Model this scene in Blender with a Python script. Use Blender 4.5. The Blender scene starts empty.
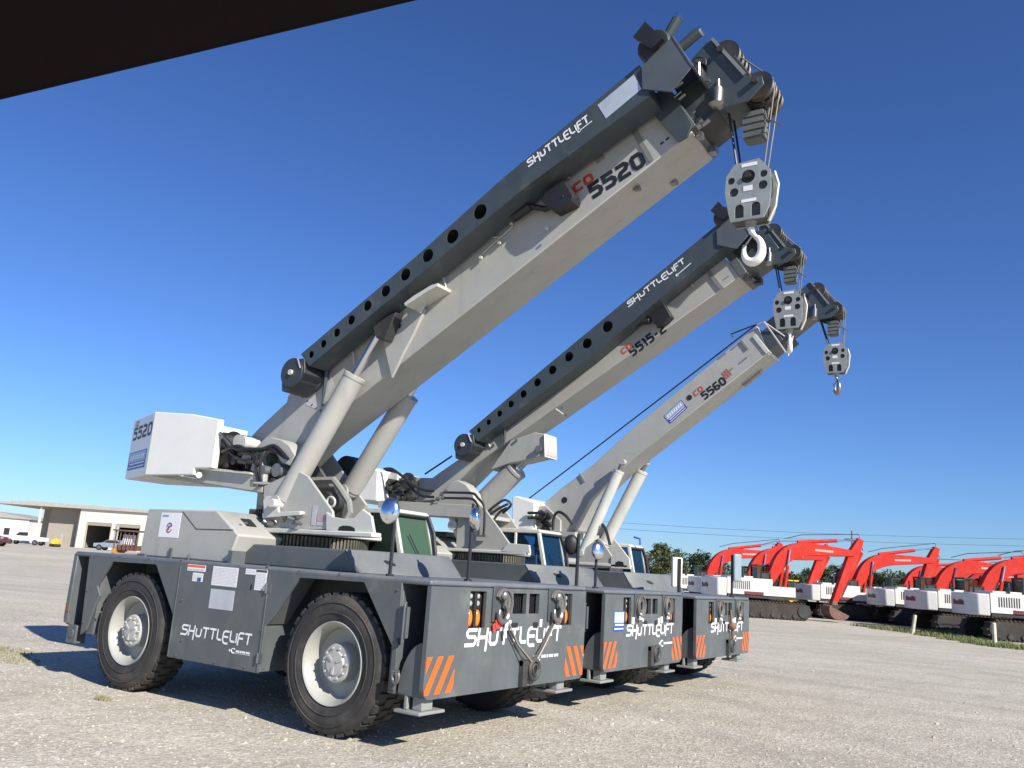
import bpy, bmesh, math, random
from mathutils import Vector, Matrix
random.seed(7)
PI = math.pi
scene = bpy.context.scene
COL = scene.collection

# ------------------------------------------------------------------ camera
F_PX, PITCH, ROLL, HEAD, EYE = 839.65, 0.21753, 0.06802, 0.58515, 1.6755
f0 = Vector((-math.sin(HEAD), math.cos(HEAD), 0)); r0 = Vector((math.cos(HEAD), math.sin(HEAD), 0)); zz = Vector((0, 0, 1))
FW = f0*math.cos(PITCH) + zz*math.sin(PITCH); u0 = -f0*math.sin(PITCH) + zz*math.cos(PITCH)
RT = r0*math.cos(ROLL) + u0*math.sin(ROLL); UP = -r0*math.sin(ROLL) + u0*math.cos(ROLL)
EYEP = Vector((0, 0, EYE))
cam = bpy.data.cameras.new('camera'); camo = bpy.data.objects.new('camera', cam); COL.objects.link(camo)
M = Matrix((RT, UP, -FW)).transposed().to_4x4(); M.translation = EYEP
camo.matrix_world = M
cam.sensor_width = 36; cam.lens = F_PX/1024*36; cam.clip_start = 0.05; cam.clip_end = 6000
scene.camera = camo

def ray(px, py): return FW + RT*((px-512)/F_PX) - UP*((py-384)/F_PX)
def WY(px, py, Y):
    d = ray(px, py); t = Y/d.y; p = EYEP + d*t; return (p.x, p.z)
def WX(px, py, X):
    d = ray(px, py); t = X/d.x; p = EYEP + d*t; return (p.y, p.z)
def WZ(px, py, Z):
    d = ray(px, py); t = (Z-EYE)/d.z; p = EYEP + d*t; return (p.x, p.y)
def WD(px, py, depth):
    return EYEP + ray(px, py)*depth

# ------------------------------------------------------------------ materials
MATS = {}
def mat(name, col, rough=.5, metal=0, var=.12, vscale=3.0, bump=0, bscale=40, emis=None, alpha=1, dust=0, spec=.5, coat=0, streak=0):
    if name in MATS: return MATS[name]
    m = bpy.data.materials.new(name); m.use_nodes = True
    nt = m.node_tree; b = nt.nodes['Principled BSDF']
    b.inputs['Roughness'].default_value = rough; b.inputs['Metallic'].default_value = metal
    b.inputs['Specular IOR Level'].default_value = spec
    if coat: b.inputs['Coat Weight'].default_value = coat; b.inputs['Coat Roughness'].default_value = .15
    tc = nt.nodes.new('ShaderNodeTexCoord')
    n = nt.nodes.new('ShaderNodeTexNoise'); n.inputs['Scale'].default_value = vscale; n.inputs['Detail'].default_value = 6; n.inputs['Roughness'].default_value = .65
    nt.links.new(tc.outputs['Object'], n.inputs['Vector'])
    cr = nt.nodes.new('ShaderNodeValToRGB')
    cr.color_ramp.elements[0].position = .3; cr.color_ramp.elements[1].position = .72
    cr.color_ramp.elements[0].color = (*[c*(1-var) for c in col], 1)
    cr.color_ramp.elements[1].color = (*[min(1, c*(1+var)) for c in col], 1)
    nt.links.new(n.outputs['Fac'], cr.inputs['Fac'])
    out = cr.outputs['Color']
    if dust:
        n2 = nt.nodes.new('ShaderNodeTexNoise'); n2.inputs['Scale'].default_value = 1.7; n2.inputs['Detail'].default_value = 8; n2.inputs['Roughness'].default_value = .7
        nt.links.new(tc.outputs['Object'], n2.inputs['Vector'])
        r2 = nt.nodes.new('ShaderNodeValToRGB'); r2.color_ramp.elements[0].position = .48; r2.color_ramp.elements[1].position = .8
        nt.links.new(n2.outputs['Fac'], r2.inputs['Fac'])
        mu = nt.nodes.new('ShaderNodeMath'); mu.operation = 'MULTIPLY'; mu.inputs[1].default_value = dust
        nt.links.new(r2.outputs['Color'], mu.inputs[0])
        mx = nt.nodes.new('ShaderNodeMixRGB'); mx.inputs[2].default_value = (.33, .29, .23, 1)
        nt.links.new(mu.outputs[0], mx.inputs[0]); nt.links.new(out, mx.inputs[1]); out = mx.outputs[0]
    if streak:
        def mixin(src, m_in, colr, f0, f1, amt, sc_, mapsc):
            mp = nt.nodes.new('ShaderNodeMapping'); mp.inputs['Scale'].default_value = mapsc; nt.links.new(tc.outputs['Object'], mp.inputs['Vector'])
            q = nt.nodes.new('ShaderNodeTexNoise'); q.inputs['Scale'].default_value = sc_; q.inputs['Detail'].default_value = 5; q.inputs['Roughness'].default_value = .6; nt.links.new(mp.outputs[0], q.inputs['Vector'])
            r_ = nt.nodes.new('ShaderNodeMapRange'); r_.inputs['From Min'].default_value = f0; r_.inputs['From Max'].default_value = f1; r_.inputs['To Max'].default_value = amt; nt.links.new(q.outputs['Fac'], r_.inputs['Value'])
            x = nt.nodes.new('ShaderNodeMixRGB'); x.inputs[2].default_value = (*colr, 1); nt.links.new(r_.outputs[0], x.inputs[0]); nt.links.new(src, x.inputs[1]); return x.outputs[0]
        out = mixin(out, None, tuple(c*.45+.01 for c in col), .56, .72, streak, 5, (1, 1, .13))
        out = mixin(out, None, (.30, .27, .22), .60, .75, streak*.8, 3.5, (1, 1, 1))
        out = mixin(out, None, tuple(c*.3 for c in col), .70, .74, streak*1.2, 26, (1, 1, 1))
    nt.links.new(out, b.inputs['Base Color'])
    if rough > .15:
        mr = nt.nodes.new('ShaderNodeMapRange'); mr.inputs['To Min'].default_value = max(0, rough-.1); mr.inputs['To Max'].default_value = min(1, rough+.12)
        nt.links.new(n.outputs['Fac'], mr.inputs['Value']); nt.links.new(mr.outputs[0], b.inputs['Roughness'])
    if bump:
        n3 = nt.nodes.new('ShaderNodeTexNoise'); n3.inputs['Scale'].default_value = bscale; n3.inputs['Detail'].default_value = 3
        nt.links.new(tc.outputs['Object'], n3.inputs['Vector'])
        bp = nt.nodes.new('ShaderNodeBump'); bp.inputs['Strength'].default_value = bump; bp.inputs['Distance'].default_value = .02
        nt.links.new(n3.outputs['Fac'], bp.inputs['Height']); nt.links.new(bp.outputs[0], b.inputs['Normal'])
    if emis: b.inputs['Emission Color'].default_value = (*emis, 1); b.inputs['Emission Strength'].default_value = 1
    MATS[name] = m
    return m
DARK = mat('dark_grey_paint', (.097, .110, .113), .42, var=.12, dust=.18, bump=.12, bscale=2.5, streak=.35)
JIB = mat('slate_grey_paint', (.054, .069, .075), .38, var=.14, dust=.08, bump=.08, bscale=2.5, streak=.3)
LIGHT = mat('warm_grey_paint', (.40, .397, .36), .4, var=.07, dust=.12, bump=.10, bscale=2.5, streak=.28)
CREAM = mat('pale_grey_paint', (.56, .56, .51), .4, var=.06, dust=.15, bump=.06, bscale=3, streak=.3)
WHITE = mat('white_paint', (.86, .84, .765), .38, var=.03, dust=.06, bump=.06, bscale=2, streak=.12)
BLACK = mat('black_rubber_paint', (.018, .018, .02), .5, var=.2)
SOOT = mat('machine_black', (.035, .035, .036), .55, var=.3, dust=.3)
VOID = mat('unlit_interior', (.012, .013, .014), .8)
TYRE = mat('tyre_rubber', (.034, .033, .032), .8, var=.2, dust=.32, bump=.2, bscale=30)
RIM = mat('rim_paint', (.37, .375, .335), .45, var=.1, dust=.3)
HUB = mat('hub_paint', (.42, .42, .39), .35, var=.15, dust=.3)
CHROME = mat('chrome', (.80, .79, .78), .14, 1, var=.05)
STEEL = mat('worn_steel', (.30, .29, .28), .35, .8, var=.25)
ROPE = mat('wire_rope', (.20, .17, .12), .6, .3, var=.2)
CABLE = mat('dark_cable', (.02, .025, .04), .5)
BLOCK = mat('hook_block_paint', (.27, .30, .30), .45, var=.15, dust=.25, streak=.4)
ORANGE = mat('orange_reflective', (.75, .13, .015), .45, var=.06)
RED = mat('red_marking', (.55, .05, .02), .45, var=.1)
DECALW = mat('white_decal', (.80, .80, .80), .5, var=.02)
DECALG = mat('printed_grey', (.45, .46, .48), .5, var=.1)
DECALB = mat('blue_decal', (.03, .08, .38), .45, var=.1)
DECALLB = mat('pale_blue_decal', (.38, .50, .66), .45, var=.05)
NUM = mat('black_lettering', (.015, .018, .025), .5)
LENSO = mat('amber_lens', (.9, .22, .01), .15, var=.1, coat=.5)
LENSC = mat('clear_lens', (.5, .5, .48), .12, .3)
def glass(name, tint, rough=.03):
    m = bpy.data.materials.new(name); m.use_nodes = True; nt = m.node_tree; b = nt.nodes['Principled BSDF']
    b.inputs['Base Color'].default_value = (*tint, 1); b.inputs['Roughness'].default_value = rough
    b.inputs['Specular IOR Level'].default_value = .8
    tr = nt.nodes.new('ShaderNodeBsdfTransparent'); tr.inputs[0].default_value = (*[min(1, t*4+.45) for t in tint], 1)
    mx = nt.nodes.new('ShaderNodeMixShader'); fr = nt.nodes.new('ShaderNodeFresnel'); fr.inputs[0].default_value = 1.6
    ad = nt.nodes.new('ShaderNodeMath'); ad.operation = 'ADD'; ad.inputs[1].default_value = .10; nt.links.new(fr.outputs[0], ad.inputs[0])
    nt.links.new(ad.outputs[0], mx.inputs[0]); nt.links.new(tr.outputs[0], mx.inputs[1]); nt.links.new(b.outputs[0], mx.inputs[2])
    nt.links.new(mx.outputs[0], nt.nodes['Material Output'].inputs[0]); MATS[name] = m
    return m
GLASS = glass('green_cab_glass', (.09, .13, .105)); GLASSB = glass('blue_cab_glass', (.02, .06, .10))

# ------------------------------------------------------------------ mesh helpers
def root(name, loc, label, cat, group=None, rz=0):
    o = bpy.data.objects.new(name, None); COL.objects.link(o); o.location = loc; o.rotation_euler = (0, 0, rz)
    o.empty_display_size = .2
    o['label'] = label; o['category'] = cat
    if group: o['group'] = group
    return o
ORG = {}
def origin(o):
    while o.parent: o = o.parent
    return o.location.copy()
def link(name, me, m, parent=None, label=None, smooth=None, bevel=0, world=True):
    """world=True: mesh given in world coordinates, moved into the parent's frame"""
    if parent is not None and world:
        me.transform(Matrix.Translation(-origin(parent)))
    o = bpy.data.objects.new(name, me); COL.objects.link(o)
    if m and not me.materials: me.materials.append(m)
    if parent is not None: o.parent = parent
    if label: o['label'] = label
    if smooth:
        for p in me.polygons: p.use_smooth = True
        try: me.set_sharp_from_angle(angle=math.radians(smooth))
        except Exception: pass
    if bevel:
        md = o.modifiers.new('bev', 'BEVEL'); md.width = bevel; md.segments = 2; md.limit_method = 'ANGLE'; md.angle_limit = math.radians(35)
    return o
class MB:
    def __init__(s): s.bm = bmesh.new(); s.mats = []
    def mi(s, m):
        if m is None: return 0
        if m not in s.mats: s.mats.append(m)
        return s.mats.index(m)
    def faces(s, vs, fs, m=None):
        k = s.mi(m); bv = [s.bm.verts.new(v) for v in vs]
        for f in fs:
            try: fa = s.bm.faces.new([bv[i] for i in f]); fa.material_index = k
            except ValueError: pass
        return s
    def box(s, x0, x1, y0, y1, z0, z1, m=None):
        vs = [(x, y, z) for x in (x0, x1) for y in (y0, y1) for z in (z0, z1)]
        return s.faces(vs, [(0, 1, 3, 2), (4, 6, 7, 5), (0, 4, 5, 1), (2, 3, 7, 6), (0, 2, 6, 4), (1, 5, 7, 3)], m)
    def obox(s, c, ax, ay, az, m=None):
        c = Vector(c); ax, ay, az = Vector(ax), Vector(ay), Vector(az)
        vs = [c+ax*i+ay*j+az*k for i in (-1, 1) for j in (-1, 1) for k in (-1, 1)]
        return s.faces(vs, [(0, 1, 3, 2), (4, 6, 7, 5), (0, 4, 5, 1), (2, 3, 7, 6), (0, 2, 6, 4), (1, 5, 7, 3)], m)
    def xz(s, pts, y0, y1, m=None):
        n = len(pts); vs = [(p[0], y0, p[1]) for p in pts] + [(p[0], y1, p[1]) for p in pts]
        return s.faces(vs, [tuple(range(n)), tuple(range(2*n-1, n-1, -1))] + [(i, i+n, (i+1) % n+n, (i+1) % n) for i in range(n)], m)
    def yz(s, pts, x0, x1, m=None):
        n = len(pts); vs = [(x0, p[0], p[1]) for p in pts] + [(x1, p[0], p[1]) for p in pts]
        return s.faces(vs, [tuple(range(n)), tuple(range(2*n-1, n-1, -1))] + [(i, i+n, (i+1) % n+n, (i+1) % n) for i in range(n)], m)
    def xy(s, pts, z0, z1, m=None):
        n = len(pts); vs = [(p[0], p[1], z0) for p in pts] + [(p[0], p[1], z1) for p in pts]
        return s.faces(vs, [tuple(range(n)), tuple(range(2*n-1, n-1, -1))] + [(i, i+n, (i+1) % n+n, (i+1) % n) for i in range(n)], m)
    def px(s, pts, Y, Y1, m=None): return s.xz([WY(a, b, Y) for a, b in pts], Y, Y1, m)
    def cyl(s, p0, p1, r0, r1=None, n=16, m=None, caps=True):
        r1 = r0 if r1 is None else r1
        p0, p1 = Vector(p0), Vector(p1); d = (p1-p0).normalized()
        a = d.orthogonal().normalized(); b = d.cross(a)
        vs = [p0+(a*math.cos(t)+b*math.sin(t))*r0 for t in [2*PI*i/n for i in range(n)]] + [p1+(a*math.cos(t)+b*math.sin(t))*r1 for t in [2*PI*i/n for i in range(n)]]
        fs = [(i, (i+1) % n, (i+1) % n+n, i+n) for i in range(n)]
        if caps: fs += [tuple(range(n-1, -1, -1)), tuple(range(n, 2*n))]
        return s.faces(vs, fs, m)
    def tube(s, pts, r, n=8, m=None):
        pts = [Vector(p) for p in pts]; rings = []; k = s.mi(m)
        rr = r if isinstance(r, (list, tuple)) else [r]*len(pts)
        a = None
        for i, p in enumerate(pts):
            d = (pts[min(i+1, len(pts)-1)]-pts[max(i-1, 0)]).normalized()
            if a is None: a = d.orthogonal().normalized()
            else: a = (a-d*a.dot(d)).normalized()
            b = d.cross(a)
            rings.append([s.bm.verts.new(p+(a*math.cos(2*PI*j/n)+b*math.sin(2*PI*j/n))*rr[i]) for j in range(n)])
        for A, B in zip(rings, rings[1:]):
            for j in range(n):
                f = s.bm.faces.new((A[j], A[(j+1) % n], B[(j+1) % n], B[j])); f.material_index = k
        for R_ in (rings[0], rings[-1]):
            f = s.bm.faces.new(R_); f.material_index = k
        return s
    def lathe_y(s, c, prof, n=40, m=None):
        """prof: (radius, dy) list, revolved about the Y axis through c"""
        k = s.mi(m); rings = []
        for r, dy in prof:
            rings.append([s.bm.verts.new((c[0]+r*math.cos(2*PI*j/n), c[1]+dy, c[2]+r*math.sin(2*PI*j/n))) for j in range(n)])
        for A, B in zip(rings, rings[1:]):
            for j in range(n):
                f = s.bm.faces.new((A[j], A[(j+1) % n], B[(j+1) % n], B[j])); f.material_index = k
        return s
    def sphere(s, c, r, m=None, seg=12, sc=(1, 1, 1)):
        k = s.mi(m); res = bmesh.ops.create_uvsphere(s.bm, u_segments=seg, v_segments=max(6, seg//2+2), radius=r)
        for v in res['verts']: v.co = Vector((v.co.x*sc[0], v.co.y*sc[1], v.co.z*sc[2]))+Vector(c)
        for f in {f for v in res['verts'] for f in v.link_faces}: f.material_index = k
        return s
    def out(s, name, m=None, parent=None, label=None, smooth=35, bevel=0, world=True):
        bmesh.ops.recalc_face_normals(s.bm, faces=s.bm.faces)
        me = bpy.data.meshes.new(name); s.bm.to_mesh(me); s.bm.free()
        for q in s.mats: me.materials.append(q)
        return link(name, me, m, parent, label, smooth, bevel, world)

def holed(outer, holes, thick, mapf):
    """flat plate with real holes; mapf(u, v, w) -> world, w in 0..thick"""
    cu = bpy.data.curves.new('c', 'CURVE'); cu.dimensions = '2D'; cu.fill_mode = 'BOTH'; cu.extrude = thick/2
    for loop in [outer]+holes:
        sp = cu.splines.new('POLY'); sp.points.add(len(loop)-1); sp.use_cyclic_u = True
        for i, (u, v) in enumerate(loop): sp.points[i].co = (u, v, 0, 1)
    o = bpy.data.objects.new('c', cu); COL.objects.link(o)
    dg = bpy.context.evaluated_depsgraph_get(); dg.update()
    me = bpy.data.meshes.new_from_object(o.evaluated_get(dg))
    bpy.data.objects.remove(o); bpy.data.curves.remove(cu)
    for v in me.vertices: v.co = mapf(v.co.x, v.co.y, v.co.z+thick/2)
    bm = bmesh.new(); bm.from_mesh(me); bmesh.ops.remove_doubles(bm, verts=bm.verts, dist=1e-5); bmesh.ops.recalc_face_normals(bm, faces=bm.faces); bm.to_mesh(me); bm.free()
    me.materials.clear()
    return me
def circ(x, y, r, n=20): return [(x+r*math.cos(2*PI*i/n), y+r*math.sin(2*PI*i/n)) for i in range(n)]

# ------------------------------------------------------------------ lettering (stroke built)
G = {
 'S': (.72, [[(.72, .9), (.08, .9), (.08, .52), (.68, .52), (.62, .08), (-.06, .08)]]),
 'H': (.66, [[(.06, 1), (.0, 0)], [(.62, 1), (.52, -.32)], [(.05, .47), (.56, .47)]]),
 'U': (.62, [[(.06, .78), (.03, .08), (.52, .08), (.58, .78)]]),
 'T': (.66, [[(0, .9), (.66, .9)], [(.36, .82), (.30, 0)]]),
 'L': (.5, [[(.06, 1), (.04, .08), (.5, .08)]]),
 'E': (.62, [[(.64, .88), (.12, .88), (.03, .62), (.03, .1), (.12, -.16), (.58, -.16)], [(.11, .4), (.56, .4)]]),
 'I': (.12, [[(.08, .85), (.04, 0)]]),
 'F': (.56, [[(.58, .9), (.08, .9), (.0, -.18)], [(.12, .45), (.5, .45)]]),
 '5': (.62, [[(.62, .9), (.07, .9, 1), (.07, .56, 1), (.56, .56), (.56, .09), (0, .09)]]),
 '2': (.62, [[(0, .9), (.56, .9), (.56, .54), (.06, .42), (.06, .09, 1), (.62, .09)]]),
 '0': (.62, [[(.07, .5), (.07, .9), (.57, .9), (.57, .09), (.07, .09), (.07, .51)]]),
 '1': (.3, [[(.0, .9), (.2, .9), (.2, 0)]]),
 '6': (.62, [[(.6, .9), (.06, .9), (.06, .09), (.56, .09), (.56, .5), (.14, .5)]]),
 '-': (.4, [[(.04, .45), (.36, .45)]]),
 'C': (.62, [[(.62, .86), (.1, .86), (.06, .14), (.6, .14)]]),
 'D': (.62, [[(.04, .86), (.56, .86), (.56, .14), (.08, .14), (.08, .8)]]),
 'B': (.6, [[(.06, .9), (.5, .9), (.5, .1), (.06, .1), (.06, .9)], [(.14, .5), (.45, .5)]]),
 'K': (.6, [[(.07, 1), (.07, 0)], [(.14, .5), (.55, .95)], [(.2, .5), (.58, .05)]]),
 'M': (.8, [[(.07, 0), (.07, .92), (.4, .3), (.74, .92), (.74, 0)]]),
 'A': (.62, [[(.06, 0), (.1, .9), (.54, .9), (.58, 0)], [(.12, .4), (.5, .4)]]),
 'R': (.6, [[(.07, 0), (.07, .9), (.54, .9), (.54, .48), (.14, .48)], [(.3, .4), (.56, 0)]]),
 'Y': (.6, [[(.05, 1), (.3, .5), (.55, 1)], [(.3, .42), (.3, 0)]]),
 'N': (.62, [[(.07, 0), (.07, .93), (.55, .07), (.55, 1)]]),
 'O': (.62, [[(.07, .5), (.07, .9), (.57, .9), (.57, .09), (.07, .09), (.07, .51)]]),
 ' ': (.3, []),
}
def lettering(txt, o, du, dv, nrm, h, t=.17, gap=.14, wscale=1.0, m=None, mb=None, z0=.003):
    """txt written from o along du, up along dv (unit vectors), proud of the face along nrm"""
    mb = mb or MB(); o, du, dv, nrm = Vector(o), Vector(du).normalized(), Vector(dv).normalized(), Vector(nrm).normalized()
    x = 0; k = 0
    for ch in txt:
        w, strokes = G[ch]
        for st in strokes:
            raw_ = [Vector(((x+q[0]*wscale)*h, q[1]*h)) for q in st]; pts = [raw_[0]]; cut = .14*h
            for i in range(1, len(raw_)-1):
                if len(st[i]) > 2: pts.append(raw_[i]); continue
                q0, q1, q2 = raw_[i-1], raw_[i], raw_[i+1]; c0 = min(cut, (q1-q0).length*.4); c1 = min(cut, (q2-q1).length*.4)
                pts += [q1+(q0-q1).normalized()*c0, q1+(q2-q1).normalized()*c1]
            pts.append(raw_[-1]); n = len(pts); L = []; R = []; hw = t*h/2
            for i, p in enumerate(pts):
                d0 = (p-pts[i-1]).normalized() if i else (pts[1]-p).normalized()
                d1 = (pts[i+1]-p).normalized() if i < n-1 else d0
                n0 = Vector((-d0.y, d0.x)); n1 = Vector((-d1.y, d1.x)); mi = (n0+n1)
                if mi.length < .2: mi = n0
                mi = mi.normalized(); s = hw/max(.5, mi.dot(n0)); L.append(p+mi*s); R.append(p-mi*s)
            zz_ = z0+.0005*(k % 4); k += 1
            V = [o+du*p.x+dv*p.y+nrm*zz_ for p in L]+[o+du*p.x+dv*p.y+nrm*zz_ for p in R]
            mb.faces(V, [(i, i+1, n+i+1, n+i) for i in range(n-1)], m)
        x += w*wscale+gap
    return mb, x*h
def text_w(txt, h, gap=.14, wscale=1.0): return sum(G[c][0]*wscale+gap for c in txt)*h

def wheel(parent, cx, y0, cz, R_, side, W=.45, n=64, dished=.25):
    """side=-1: outer face looks to -Y"""
    s = -side  # direction inward
    mb = MB(); k = R_/.675
    prof = [(.385*k, .06), (.405*k, .022), (.45*k, .008), (.53*k, 0), (.60*k, .012), (.64*k, .04), (.658*k, .07), (.660*k, W-.07), (.635*k, W-.045), (.60*k, W-.01), (.5*k, W), (.38*k, W-.05), (.38*k, .08), (.385*k, .06)]
    mb.lathe_y((cx, y0, cz), [(r, s*d) for r, d in prof], n)
    # raised ring lines on the sidewall
    for rr in (.475, .575):
        mb.lathe_y((cx, y0, cz), [((rr-.006)*k, s*.004), (rr*k, -s*.004), ((rr+.006)*k, s*.004)], n)
    NL = 34
    for i in range(NL):
        a = 2*PI*i/NL
        for j, (d0, d1, off) in enumerate(((.045, .15, 0), (.165, .285, .5), (.30, W-.045, 0))):
            a2 = a+off*2*PI/NL
            ca, sa = math.cos(a2), math.sin(a2); rad = Vector((ca, 0, sa)); tan = Vector((-sa, 0, ca))
            c = Vector((cx, y0, cz))+rad*(.660*k)+Vector((0, s*(d0+d1)/2, 0))
            mb.obox(c, rad*.015, Vector((0, (d1-d0)/2, 0)), tan*.040)
    ty = mb.out('tyre', TYRE, parent, smooth=30)
    mb = MB()
    p = [(.388, .05), (.398, .03), (.39, .014), (.372, .024), (.362, .05), (.345, .08), (.335, .11), (.33, dished-.01), (.31, dished+.01), (.19, dished+.02), (.18, dished)]
    mb.lathe_y((cx, y0, cz), [(r*k, s*d) for r, d in p], n)
    rim = mb.out('rim', RIM, ty, smooth=40)
    mb = MB()
    hp = [(.188, dished+.02), (.185, dished-.11), (.17, dished-.125), (.12, dished-.125), (.11, dished-.14), (.05, dished-.145), (.001, dished-.145)]
    mb.lathe_y((cx, y0, cz), [(r*k, s*d) for r, d in hp], 24)
    for i in range(10):
        a = 2*PI*i/10; mb.cyl((cx+.145*k*math.cos(a), y0+s*(dished-.12), cz+.145*k*math.sin(a)), (cx+.145*k*math.cos(a), y0+s*(dished-.145), cz+.145*k*math.sin(a)), .013, n=6)
    for i in range(3):
        a = 2*PI*i/3+.4; mb.obox((cx+.07*math.cos(a), y0+s*(dished-.14), cz+.07*math.sin(a)), (math.cos(a)*.035, 0, math.sin(a)*.035), (0, .012, 0), (-math.sin(a)*.013, 0, math.cos(a)*.013))
    mb.out('hub', HUB, ty, smooth=40)
    return ty

# ------------------------------------------------------------------ chassis shared by the three cranes
def rounded(x0, x1, z0, z1, r, corners=(1, 1, 1, 1), n=5):
    pts = []
    cs = [(x0+r, z0+r, PI), (x1-r, z0+r, 1.5*PI), (x1-r, z1-r, 0), (x0+r, z1-r, .5*PI)]
    raw = [(x0, z0), (x1, z0), (x1, z1), (x0, z1)]
    for k, (cx, cz, a0) in enumerate(cs):
        if corners[k]: pts += [(cx+r*math.cos(a0+.5*PI*i/n), cz+r*math.sin(a0+.5*PI*i/n)) for i in range(n+1)]
        else: pts.append(raw[k])
    return pts

def build_hook(mb, c, s, m=None):
    """open lifting hook with its shank, lying in the YZ plane seen from +X"""
    pts = []; rs = []
    for i in range(15):
        a = math.radians(75-i*20); rr = .085*s
        pts.append(Vector(c)+Vector((0, rr*math.cos(a), rr*math.sin(a)))); rs.append((.017+.014*math.sin(PI*i/14))*s)
    pts.insert(0, Vector(c)+Vector((0, .03*s, .20*s))); rs.insert(0, .026*s)
    mb.tube(pts, rs, 8, m)
    return pts

def chassis(R_, x1, y0, y1, H, big, stripes=True):
    dx = x1+4.86
    X = lambda v: v+dx
    yc = (y0+y1)/2
    # skin panels with arches
    prof = [(-10.36, H-.03), (-10.27, .54), (-10.17, .60), (-10.05, .93), (-9.99, 1.03), (-10.08, 1.14), (-9.84, 1.45), (-8.97, 1.46), (-8.51, .91), (-8.51, .47), (-7.0, .47), (-6.99, .94), (-6.86, 1.06), (-6.57, 1.455), (-5.69, 1.465), (-5.26, .91), (-5.26, .54), (-5.2, .54), (-5.21, H-.03)]
    prof = [(X(a), b) for a, b in prof]
    for ya, yb in ((y0, y0+.03), (y1-.03, y1)):
        MB().xz(prof, ya, yb).out('side_panel', DARK, R_, bevel=.006)
    mb = MB()
    mb.box(X(-8.49), X(-7.01), y0+.032, y1-.032, .48, H-.04)
    mb.box(X(-10.30), X(-10.06), y0+.032, y1-.032, .56, H-.04)
    mb.xz([(X(-6.99), .95), (X(-6.99), 1.5), (X(-6.6), 1.5)], y0+.03, y0+.3)
    mb.box(X(-10.2), X(-5.05), y0+.62, y1-.62, .52, H-.045)
    mb.box(X(-5.3), X(-5.21), y0+.032, y0+.5, .50, H-.04)
    mb.box(X(-5.3), X(-5.21), y1-.5, y1-.032, .50, H-.04)
    mb.out('frame', DARK, R_, bevel=.01)
    mb = MB()  # axle lumps
    for cx in (-6.04, -9.28):
        mb.cyl((X(cx), y0+.3, .675), (X(cx), y1-.3, .675), .13)
        mb.sphere((X(cx), yc, .66), .27)
    mb.out('axle', SOOT, R_)
    # deck plate with rolled lip
    pts = [(X(-10.68), y0-.004), (X(-4.865), y0-.004), (X(-4.865), y1+.004), (X(-10.68), y1+.004)]
    MB().xy(pts, H-.055, H).out('deck', mat('deck_paint', (.135, .15, .165), .4, var=.12, dust=.35), R_, bevel=.022)
    # rear plate
    MB().yz(rounded(y0, y1, .62, H-.03, .1, (1, 1, 0, 0)), X(-10.70), X(-10.62)).out('rear_plate', DARK, R_, bevel=.01)
    mb = MB(); mb.box(X(-10.62), X(-10.36), y0+.4, y1-.4, .6, H-.06)
    mb.xz([(X(-10.62), .64), (X(-10.62), 1.3), (X(-10.36), .64)], y0+.25, y0+.27)
    mb.out('rear_recess', VOID, R_)
    for yy in (y0+.02, y1-.16):
        mb = MB(); mb.box(X(-10.6), X(-10.4), yy, yy+.14, .42, .64); mb.cyl((X(-10.5), yy-.01, .54), (X(-10.5), yy+.16, .54), .06)
        mb.out('rear_jack', DARK, R_, bevel=.01)
    mb = MB(); mb.box(X(-10.66), X(-10.60), y0-.012, y0+.004, .66, .78, DARK); mb.box(X(-10.655), X(-10.61), y0-.016, y0+.0, .80, .86, mat('dim_lens', (.2, .08, .04), .3))
    mb.out('rear_lamp', None, R_)
    # alcove with step behind the front plate
    mb = MB(); mb.box(X(-5.18), X(-4.91), y0+.42, y0+.6, .5, H-.06); mb.box(X(-5.18), X(-4.91), y1-.6, y1-.42, .5, H-.06)
    mb.out('step_recess', VOID, R_)
    mb = MB()
    cur = [(X(-4.905), .50), (X(-4.905), .98)]+[(X(-4.905-.27*math.sin(t)**1.0), .98-.46*(1-math.cos(t))) for t in [PI/2*i/8 for i in range(1, 9)]]
    mb.xz(cur, y0+.035, y0+.05); mb.xz(cur, y1-.05, y1-.035)
    mb.box(X(-5.18), X(-4.92), y0+.05, y0+.4, .50, .52)
    mb.out('step', DARK, R_)
    mb = MB(); mb.box(X(-5.20), X(-5.10), y0-.02, y0+.02, 1.0, 1.28, m=None); mb.tube([(X(-5.13), y0-.01, .98), (X(-5.13), y0-.03, .96), (X(-5.13), y0-.03, 1.3), (X(-5.13), y0-.01, 1.32)], .012)
    mb.out('grab_handle', CREAM if False else DARK, R_, bevel=.008)
    mb = MB(); mb.tube([(X(-5.17)+.04*math.cos(t), y0-.02, .66+.055*math.sin(t)) for t in [math.radians(130+i*28) for i in range(11)]], .013); mb.cyl((X(-5.2), y0-.03, .71), (X(-5.13), y0-.03, .71), .014)
    mb.out('shackle', STEEL, R_)
    # front plate with real openings
    W_ = (y1-y0); k = W_/3.02; yy = lambda v: y0+(v-6.24)*k
    ks = k
    outer = rounded(y0, y1, .49, H-.056, .10, (1, 1, 0, 0))
    g = lambda a, b, z0, z1: [(yy(a), z0), (yy(b), z0), (yy(b), z1), (yy(a), z1)]
    dz = H-1.54
    holes = [g(6.86, 7.14, 1.10+dz, 1.45+dz), g(8.66, 8.92, 1.10+dz, 1.45+dz)]
    if big: holes += [g(7.50, 7.58, 1.22+dz, 1.41+dz)]
    holes += [g(7.64, 7.90, 1.23+dz, 1.44+dz), g(7.96, 8.17, 1.23+dz, 1.44+dz)]
    me = holed(outer, holes, .045, lambda u, v, w: Vector((X(-4.905)+w, u, v)))
    link('front_plate', me, DARK, R_, smooth=30)
    fx = X(-4.86)
    mb = MB(); mb.box(fx-.16, fx-.12, y0+.5, y1-.3, 1.05, H-.09)
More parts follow.
